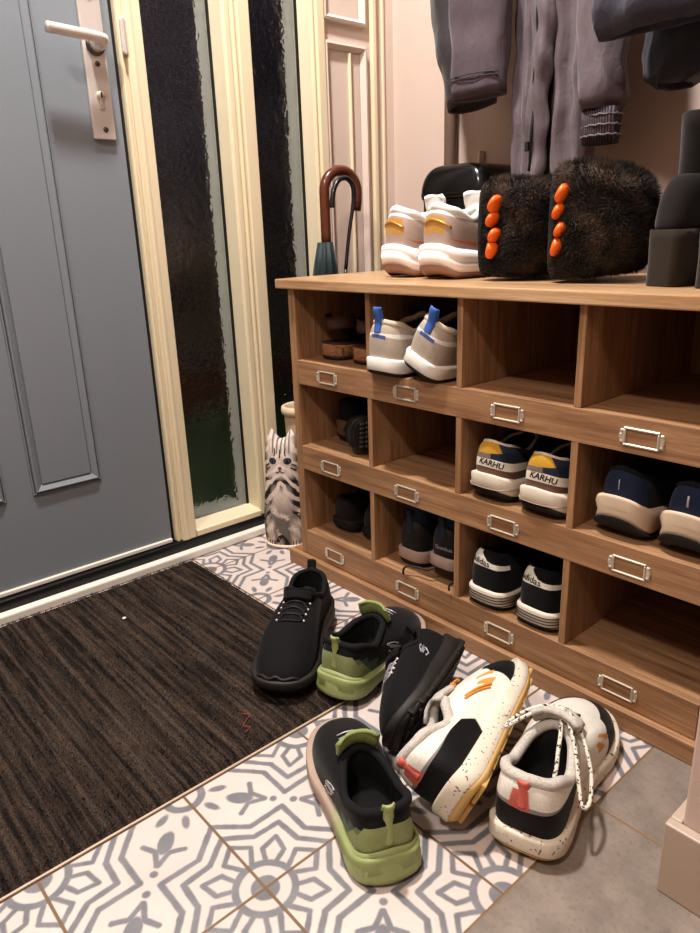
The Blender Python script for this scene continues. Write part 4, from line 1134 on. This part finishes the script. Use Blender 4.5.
def rrect_at(w, d, r_, cy_):
    return [Vector((p.x, p.y + cy_, 0)) for p in rrect(w, d, r_, 0)]
heel_boot('left of the two brown block heeled boots on the cabinet top', .735, .085, (.30, 1))
heel_boot('right of the two brown block heeled boots on the cabinet top', .812, .068, (.30, 1))
# ------------------------------------------------------------------ coats on the wall rack
def cloth(name, c, rough=.75, sheen=.15, fine=700):
    if name in _cache: return _cache[name]
    t = NT(name); o = t.tc.outputs['Object']
    n = t.noise(o, 9.0, 4.0, .6); t.base(t.mix(t.maprange(n, .3, .7), shade(c, .78), shade(c, 1.18))); t.set(rough, 0, .35, sheen)
    a = t.noise(t.mapping(o, (1, 1, .55)), 34, 3.0, .6, .8); b = t.noise(o, fine, 1.0)
    t.bump(t.math('ADD', a, t.math('MULTIPLY', b, .06)), .45, .006); _cache[name] = t.m; return t.m
def hang(name, rows, mat, parent, folds=5, amp=.10, wr=.006, seed=0, n=56, hem=.018, step=.02, flat=2.4, tilt=0.0):
    """hanging garment piece: rows of (z, x_left, x_right, y_centre, half_depth) from hem up; open at the hem, closed above; tilt lifts the hem to the right"""
    zs_ = []; z = rows[0][0]
    while z < rows[-1][0]: zs_.append(z); z += step
    zs_.append(rows[-1][0]); loops = []
    def at(z, k): return interp_lin([(r[0], r[k]) for r in rows], z)
    for z in zs_:
        xl, xr, yc_, dp = at(z, 1), at(z, 2), at(z, 3), at(z, 4); cx_, rx = (xl + xr) / 2, (xr - xl) / 2; L = []
        for k in range(n):
            a = 2 * PI * k / n; c, s = math.cos(a), math.sin(a); e = 2 / flat
            px, py = rx * math.copysign(abs(c) ** e, c), dp * math.copysign(abs(s) ** e, s)
            fo = amp * dp * math.sin(folds * (px / rx) * 2.2 + seed * 1.7 + z * 3.0) * (1 if s < 0 else .5) * (1 - abs(c) ** 4)
            p = Vector((cx_ + px, yc_ + py + fo, z + tilt * px))
            w = Vector((noise.noise((px * 26 + seed, py * 26, z * 18)), noise.noise((px * 26, py * 26 + seed, z * 20 + 7)), 0)) * wr
            L.append(p + w)
        loops.append(L)
    h0 = loops[0]; c = sum(h0, Vector()) / n
    inner = [[c + (p - c) * .93 + Vector((0, 0, .004)) for p in h0]]
    inner.append([c + (p - c) * .86 + Vector((0, 0, .05)) for p in h0])
    V, F = loft(inner[::-1] + loops, (True, True)); return mesh(name, V, F, mat, parent)
def interp_lin(tab, x):
    if x <= tab[0][0]: return tab[0][1]
    for (a, va), (b, vb) in zip(tab, tab[1:]):
        if x <= b: return va + (vb - va) * (x - a) / (b - a)
    return tab[-1][1]
TOP = 1.60
C1, C2, C3, C4 = cloth('charcoal_softshell', srgb(58, 52, 54), .7), cloth('plum_grey_softshell', srgb(86, 74, 80), .8), cloth('grey_purple_parka', srgb(104, 92, 96), .55), cloth('navy_grey_padding', srgb(74, 72, 86), .5)
rk = empty('coat_rack', (.5, YB, 1.62)); tag(rk, 'coat rack board with hooks above the coats', 'coat rack')
box('board', -.5, .5, -.022, -.0005, -.05, .05, M['wood_x'], rk, .004)
for x in (-.36, -.12, .20):
    tube('hook', [(x, -.02, .01), (x, -.10, .0), (x, -.155, -.005), (x, -.17, .02)], .006, M['steel_dark'], rk, n=8)
# left: charcoal jacket with plum grey front panel
j = empty('jacket', (.13, .43, TOP)); tag(j, 'dark charcoal jacket with straight hem hanging at the left of the rack', 'jacket')
def R_(rows, base): return [(z - base[2], a - base[0], b - base[0], y - base[1], d) for z, a, b, y, d in rows]
b = (.13, .43, TOP)
hang('sleeve', R_([(.997, .056, .168, .43, .040), (1.03, .048, .172, .43, .046), (1.12, .022, .178, .43, .052), (1.23, -.002, .18, .43, .056), (1.45, .0, .19, .44, .06), (1.56, .06, .20, .45, .04)], b), C1, j, folds=2, amp=.10, seed=1, tilt=.11, flat=2.1)
hang('front_panel', R_([(.998, .120, .252, .360, .026), (1.03, .118, .254, .360, .028), (1.13, .116, .260, .360, .028), (1.25, .112, .250, .356, .028), (1.46, .08, .20, .375, .03), (1.57, .09, .16, .42, .03)], b), C2, j, folds=1.6, amp=.16, seed=2, flat=2.6)
for z_ in (1.030, 1.036):
    tube('hem_seam', [(x - b[0], y - b[1], z_ - b[2] + .004 * math.sin((x - .09) * 20)) for x, y in [(.1195, .341), (.132, .335), (.152, .332), (.187, .330), (.222, .332), (.240, .335), (.252, .341)]], .0011, C1, j, n=5)
# middle: grey purple parka with zip and ribbed cuff
b = (.33, .43, TOP); k = empty('parka', b); tag(k, 'long grey purple parka with zip and ribbed cuff, hanging in the middle', 'coat')
hang('left_front', R_([(.80, .240, .318, .42, .026), (.95, .236, .316, .42, .034), (1.1, .236, .315, .425, .034), (1.25, .240, .318, .43, .036), (1.5, .25, .33, .44, .04), (1.57, .26, .33, .45, .03)], b), C3, k, folds=2.4, amp=.30, seed=3, wr=.007)
hang('right_front', R_([(.80, .318, .405, .43, .026), (.95, .318, .41, .43, .034), (1.1, .320, .415, .43, .040), (1.25, .318, .42, .43, .044), (1.5, .32, .46, .44, .05), (1.57, .33, .40, .44, .03)], b), C3, k, folds=2.8, amp=.30, seed=5, wr=.007)
hang('storm_flap', R_([(.80, .292, .328, .390, .010), (.95, .292, .338, .384, .012), (1.05, .296, .345, .382, .013), (1.25, .300, .350, .380, .014), (1.45, .31, .345, .40, .012)], b), C3, k, folds=1.2, amp=.5, seed=7, wr=.010, step=.010)
zp = [(.309 + .010 * noise.noise((0, 0, z * 9)) - b[0] + (z - .85) * .03, .372 - b[1] + .003 * math.sin(z * 60) - (z - .85) * .01, z - b[2]) for z in [.85 + i * .01 for i in range(58)]]
tube('zip', zp, .0028, plain('black_zip_tape', srgb(26, 24, 26), .6), k, n=6)
bm = bmesh.new(); bbox(bm, -.004, .004, -.003, .003, -.014, .004, .0015); zz = from_bm('zip_pull', bm, M['rubber'], k); zz.location = (.306 - b[0], .366 - b[1], .90 - b[2])
sl = hang('sleeve', R_([(.944, .412, .480, .395, .030), (.954, .406, .486, .395, .036), (.976, .400, .488, .395, .038), (1.02, .396, .486, .396, .038), (1.10, .390, .480, .398, .038), (1.22, .386, .474, .40, .038), (1.45, .38, .45, .42, .04), (1.55, .36, .42, .44, .03)], b), C3, k, folds=1.3, amp=.20, seed=4, wr=.010)
CU = None
def rib_mat():
    t = NT('ribbed_cuff'); o = t.tc.outputs['Object']; w = t.wave(o, 70, 1.5, 'X', 2.0, 3.0); t.base(t.mix(w, srgb(46, 40, 44), srgb(104, 90, 96))); t.set(.8); t.bump(w, .6, .003); return t.m
hang('ribbed_cuff', R_([(.886, .415, .482, .395, .026), (.904, .414, .483, .395, .028), (.946, .412, .484, .395, .030)], b), rib_mat(), sl, folds=1, amp=.03, seed=1, wr=.002)
for z_ in (.899, .916, .933):
    pts = [(.4485 + .0365 * math.cos(a) - b[0], .395 + .030 * math.sin(a) - b[1], z_ - b[2] + .0012 * math.sin(a * 14)) for a in [2 * PI * i / 40 for i in range(40)]]
    tube('cuff_band', pts, .0022, C3, sl, n=6, closed=True)
# right: padded navy jacket
b = (.60, .43, TOP); q = empty('padded_jacket', b); tag(q, 'navy grey padded jacket bunched up at the right of the rack', 'jacket')
hang('body', R_([(1.034, .495, .86, .295, .025), (1.042, .482, .88, .295, .040), (1.066, .478, .89, .292, .048), (1.18, .500, .90, .295, .048), (1.35, .52, .84, .32, .05), (1.56, .58, .72, .42, .04)], b), C4, q, folds=3.2, amp=.22, seed=6, wr=.014, flat=2.2)
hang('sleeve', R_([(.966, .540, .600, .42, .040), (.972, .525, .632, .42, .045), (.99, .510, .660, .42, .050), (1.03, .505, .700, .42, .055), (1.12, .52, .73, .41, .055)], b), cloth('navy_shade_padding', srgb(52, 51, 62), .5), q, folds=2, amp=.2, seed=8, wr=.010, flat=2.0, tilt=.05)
hang('hood', R_([(1.00, .690, .87, .31, .030), (1.02, .675, .89, .30, .05), (1.15, .65, .89, .30, .06), (1.26, .65, .87, .31, .04)], b), C4, q, folds=2.5, amp=.3, seed=9, wr=.012)

# ------------------------------------------------------------------ umbrellas
def crook(cx_, cy_, cz, r, ang, drop):
    """hook: up the shaft, round, and down; in a vertical plane turned by ang"""
    out = []
    for i in range(17):
        a = PI - PI * i / 16; out.append((r * math.cos(a), r * math.sin(a)))
    P = [(-r, -.14), (-r, -.09), (-r, -.04)] + out + [(r * .98, -drop * .5), (r * .9, -drop)]
    return [Vector((cx_ + u * math.sin(ang), cy_ + u * math.cos(ang), cz + v)) for u, v in P]
BR = plain('reddish_brown_wood', srgb(96, 52, 38), .25, var=.2, nscale=30, coat=.5); BLKM = plain('black_metal_gloss', srgb(32, 30, 32), .3, coat=.3); GRN = cloth('dark_green_canopy', srgb(38, 54, 54), .6)
def umbrella(label, base, handle_pts, hr, hmat, canopy_top, mats, shaft, slim=1.0):
    r = empty('umbrella', base); tag(r, label, 'umbrella'); B = Vector(base)
    tube('handle', [p - B for p in handle_pts], hr, hmat, r, n=14)
    tip, top = Vector((0, 0, .03)), Vector(canopy_top) - B
    ax = (top - tip); loops = []
    for i in range(13):
        f = i / 12; c = tip + ax * f; rad = .008 + .024 * slim * math.sin(min(f * 1.15, 1) * PI * .62) * (1 if f < .86 else 1 - (f - .86) * 4.6); L = []
        for k_ in range(32):
            a = 2 * PI * k_ / 32; rr = rad * (1 + .22 * math.sin(a * 8 + f * 2)); L.append(c + Vector((math.cos(a) * rr, math.sin(a) * rr, 0)))
        loops.append(L)
    V, F = loft(loops); mesh('canopy', V, F, mats, r)
    tube('shaft', [tip * 0 + Vector((0, 0, .002)), tip, top, Vector(shaft) - B], [.003, .0045, .0045, .0045], M['steel_dark'], r, n=10)
    return r
h1 = crook(-.185, .300, .842, .047, math.radians(8), .045)
umbrella('folded dark green umbrella with a brown wooden crook handle leaning by the window', (-.222, .245, 0.0006), h1, [.0125] * 10 + [.0135] * (len(h1) - 10), BR, (-.192, .250, .725), GRN, h1[0])
h2 = [Vector(p) for p in [(-.160, .286, .66), (-.160, .300, .74), (-.160, .318, .815), (-.158, .318, .845), (-.157, .308, .862), (-.156, .290, .870), (-.155, .268, .864), (-.155, .252, .842), (-.155, .246, .815), (-.155, .246, .803)]]
h2 = catmull(h2, 5)
umbrella('thin umbrella with a black crook handle hooked in front of the brown one', (-.085, .36, 0.0006), h2, [.0045] * 12 + [.006] * (len(h2) - 12), BLKM, (-.161, .284, .64), plain('black_canopy', srgb(26, 25, 28), .7), (-.160, .288, .67), slim=.45)

# ------------------------------------------------------------------ cat shaped door stop and the pot behind it
ct = empty('cat_doorstop', (-.150, .052, 0.0006), math.radians(38)); tag(ct, 'fabric door stop printed as a sitting grey tabby kitten beside the cabinet', 'door stop')
def tabby():
    t = NT('tabby_print'); o = t.tc.outputs['Object']; P = t.sep(o)
    d = t.noise(o, 16, 3.0, .5, .4); ax = t.math('ABSOLUTE', P[0])
    # stripes bend downwards away from the middle
    ph = t.math('ADD', t.math('MULTIPLY', P[2], 215.0), t.math('ADD', t.math('MULTIPLY', ax, 190.0), t.math('MULTIPLY', d, 15.0)))
    s = t.maprange(t.math('SINE', ph), -.35, .25); n2 = t.noise(o, 44, 3.0)
    s = t.math('MULTIPLY', s, t.maprange(n2, .28, .42))
    chest = t.math('MULTIPLY', t.maprange(ax, .016, .030, 1, 0), t.math('MULTIPLY', t.maprange(P[2], .035, .06), t.maprange(P[2], .145, .17, 1, 0)))
    fl_ = t.noise(t.mapping(o, (3, 3, 1)), 60, 3.0)
    base = t.mix(fl_, srgb(196, 176, 162), srgb(240, 226, 214))
    legs = t.math('MULTIPLY', t.maprange(t.math('ABSOLUTE', t.math('SUBTRACT', ax, .033)), .006, .016, 1, 0), t.maprange(P[2], .06, .085, 1, 0))
    face = t.math('MULTIPLY', t.maprange(P[2], .176, .190), t.maprange(ax, .030, .042, 1, 0))
    light = t.math('MAXIMUM', t.math('MULTIPLY', chest, .85), t.math('MAXIMUM', t.math('MULTIPLY', legs, .75), t.math('MULTIPLY', face, .8)))
    s = t.math('MULTIPLY', s, t.math('SUBTRACT', 1.0, light))
    low = t.math('MULTIPLY', t.math('MULTIPLY', t.maprange(P[2], .08, .15, 1, 0), t.maprange(t.noise(o, 30, 3.0), .36, .50)), t.math('SUBTRACT', 1.0, legs)); s = t.math('MAXIMUM', s, t.math('MULTIPLY', low, .8))
    # forehead stripes
    fs = t.math('MULTIPLY', t.maprange(t.math('SINE', t.math('MULTIPLY', P[0], 620.0)), .1, .5), t.math('MULTIPLY', t.maprange(P[2], .238, .246), t.maprange(ax, .022, .030, 1, 0)))
    s = t.math('MAXIMUM', s, t.math('MULTIPLY', fs, .75))
    back = t.maprange(P[1], .0, .02); s = t.math('MULTIPLY', s, t.maprange(P[2], .0, .01))
    t.base(t.mix(s, base, srgb(40, 33, 33))); t.set(.8); t.bump(t.noise(o, 600, 1.0), .2, .001); return t.m
TB = tabby()
prof = [(0.0, .052, .040), (.006, .056, .043), (.05, .058, .044), (.10, .055, .042), (.15, .049, .038), (.185, .046, .035), (.215, .046, .032), (.238, .043, .028), (.256, .036, .022), (.266, .024, .014), (.270, .010, .006)]
loops = []
for (z, rx, ry) in prof:
    loops.append([Vector((rx * math.cos(2 * PI * k_ / 48), ry * math.sin(2 * PI * k_ / 48), z + .003)) for k_ in range(48)])
for lp in loops[6:]:                                            # the two ears rise from the top seam
    for p in lp:
        for ex in (-.027, .027):
            d_ = abs(p.x - ex); g = max(0, 1 - d_ / .020) * smooth01((p.z - .228) / .035); p.z += .036 * g * (1 - min(abs(p.y) / .03, 1) * .6)
V, F = loft(loops); mesh('body', V, F, TB, ct)
EYE, EYR, NOSE = plain('kitten_eye_blue', srgb(70, 84, 110), .3), plain('kitten_dark_ink', srgb(22, 18, 20), .4), plain('kitten_nose', srgb(120, 78, 72), .6)
def on_face(x, z):
    a = interp_lin([(p[0], p[1]) for p in prof], z); c_ = interp_lin([(p[0], p[2]) for p in prof], z); return -c_ * math.sqrt(max(0, 1 - (x / a) ** 2))
def patch(name, x, z, rx, rz, mat, lift=.0006, parent=None, n=20):
    V = [(x, on_face(x, z) - lift - .0008, z + .003)] + [(x + rx * math.cos(2 * PI * k_ / n), on_face(x + rx * math.cos(2 * PI * k_ / n), z + rz * math.sin(2 * PI * k_ / n)) - lift, z + .003 + rz * math.sin(2 * PI * k_ / n)) for k_ in range(n)]
    return mesh(name, V, [(0, i + 1, (i + 1) % n + 1) for i in range(n)], mat, parent or ct)
for sx in (-1, 1):
    e = patch('eye', sx * .0185, .222, .0095, .0078, EYR); patch('iris', sx * .0185, .222, .0066, .0056, EYE, .0012, e); patch('pupil', sx * .0185, .222, .003, .0042, EYR, .0022, e)
patch('nose', 0, .205, .0048, .0034, NOSE, .0008)
def ink(name, lists, r=.0011): return tubes(name, [[Vector((x, on_face(x, z) - .0004, z + .003)) for x, z in P] for P in lists], r, EYR, ct, n=5)
ink('mouth', [[(0, .202), (0, .198), (-.005, .194), (-.010, .195)], [(0, .198), (.005, .194), (.010, .195)]])
ink('face_stripe', [[(-.014, .234), (-.012, .242), (-.014, .252)], [(.014, .234), (.012, .242), (.014, .252)], [(0, .230), (0, .250)], [(-.028, .214), (-.038, .208)], [(.028, .214), (.038, .208)], [(-.026, .206), (-.036, .198)], [(.026, .206), (.036, .198)]], .0016)
ink('toe_line', [[(q_, .004), (q_ + .001, .016)] for q_ in (-.038, -.031, -.024, .024, .031, .038)], .0012)
loops = [[Vector((rx * math.cos(2 * PI * k_ / 48), ry * math.sin(2 * PI * k_ / 48), z)) for k_ in range(48)] for (rx, ry, z) in ((.054, .042, 0), (.0585, .0455, .002), (.0585, .0455, .006), (.055, .043, .009))]
V, F = loft(loops); mesh('base_band', V, F, plain('cream_fabric_band', srgb(226, 210, 192), .8), ct)
pt = empty('plant_pot', (-.197, .150, 0.0006)); tag(pt, 'tall beige pot standing behind the cat door stop', 'pot')
lathe('pot_body', [(0, 0), (.032, 0), (.034, .004), (.043, .318), (.042, .322), (.039, .318), (.032, .06), (0, .055)], plain('beige_pot_plastic', srgb(188, 164, 138), .5), pt, 40)
lathe('rim', [(.0425, .312), (.049, .314), (.0505, .322), (.049, .331), (.044, .334), (.040, .329), (.040, .316)], plain('pale_pot_rim', srgb(214, 192, 166), .45), pt, 40)

# ------------------------------------------------------------------ light
def area(name, loc, size, power, col, target=None, spread=PI):
    l = D.lights.new(name, 'AREA'); l.energy = power; l.size = size; l.color = col; l.shape = 'DISK'; l.spread = spread
    o = D.objects.new(name, l); COL.objects.link(o); o.location = loc
    if target: o.rotation_euler = (Vector(target) - Vector(loc)).to_track_quat('-Z', 'Y').to_euler()
    return o
area('hall_ceiling_lamp', (.22, -.36, 2.42), .13, 47, (1.0, .97, .95), (.22, -.36, 0))
area('second_hall_lamp', (1.0, -1.7, 2.44), .22, 27, (1.0, .93, .875), (.8, -1.0, 0))
l = D.lights.new('added_outdoor_light', 'POINT'); l.energy = 58; l.color = (.95, .95, .9); l.shadow_soft_size = .2  # light added outside to brighten the outer jambs and hedge, no lamp stands there
o = D.objects.new('added_outdoor_light', l); COL.objects.link(o); o.location = (-1.1, -1.6, 1.7)
w = D.worlds.new('night'); bpy.context.scene.world = w; w.use_nodes = True
w.node_tree.nodes['Background'].inputs[0].default_value = (.003, .003, .005, 1); w.node_tree.nodes['Background'].inputs[1].default_value = 1.0

# ------------------------------------------------------------------ camera
cd = D.cameras.new('camera'); cam = D.objects.new('camera', cd); COL.objects.link(cam)
cd.sensor_fit = 'HORIZONTAL'; cd.sensor_width = 36.0; cd.lens = 710.19 * 36.0 / 700.0; cd.clip_start = .02
yaw, pit, rol = math.radians(49.125), math.radians(18.093), math.radians(-1.977)
fw = Vector((-math.sin(yaw) * math.cos(pit), math.cos(yaw) * math.cos(pit), -math.sin(pit)))
r_ = Vector((math.cos(yaw), math.sin(yaw), 0)); u_ = r_.cross(fw)
rr = r_ * math.cos(rol) + u_ * math.sin(rol); uu = -r_ * math.sin(rol) + u_ * math.cos(rol)
Mx = Matrix((rr, uu, -fw)).transposed().to_4x4(); Mx.translation = Vector((1.219, -.916, .7415)); cam.matrix_world = Mx
sc = bpy.context.scene; sc.camera = cam
sc.view_settings.view_transform = 'Standard'; sc.view_settings.look = 'Medium High Contrast'; sc.view_settings.exposure = 0.0
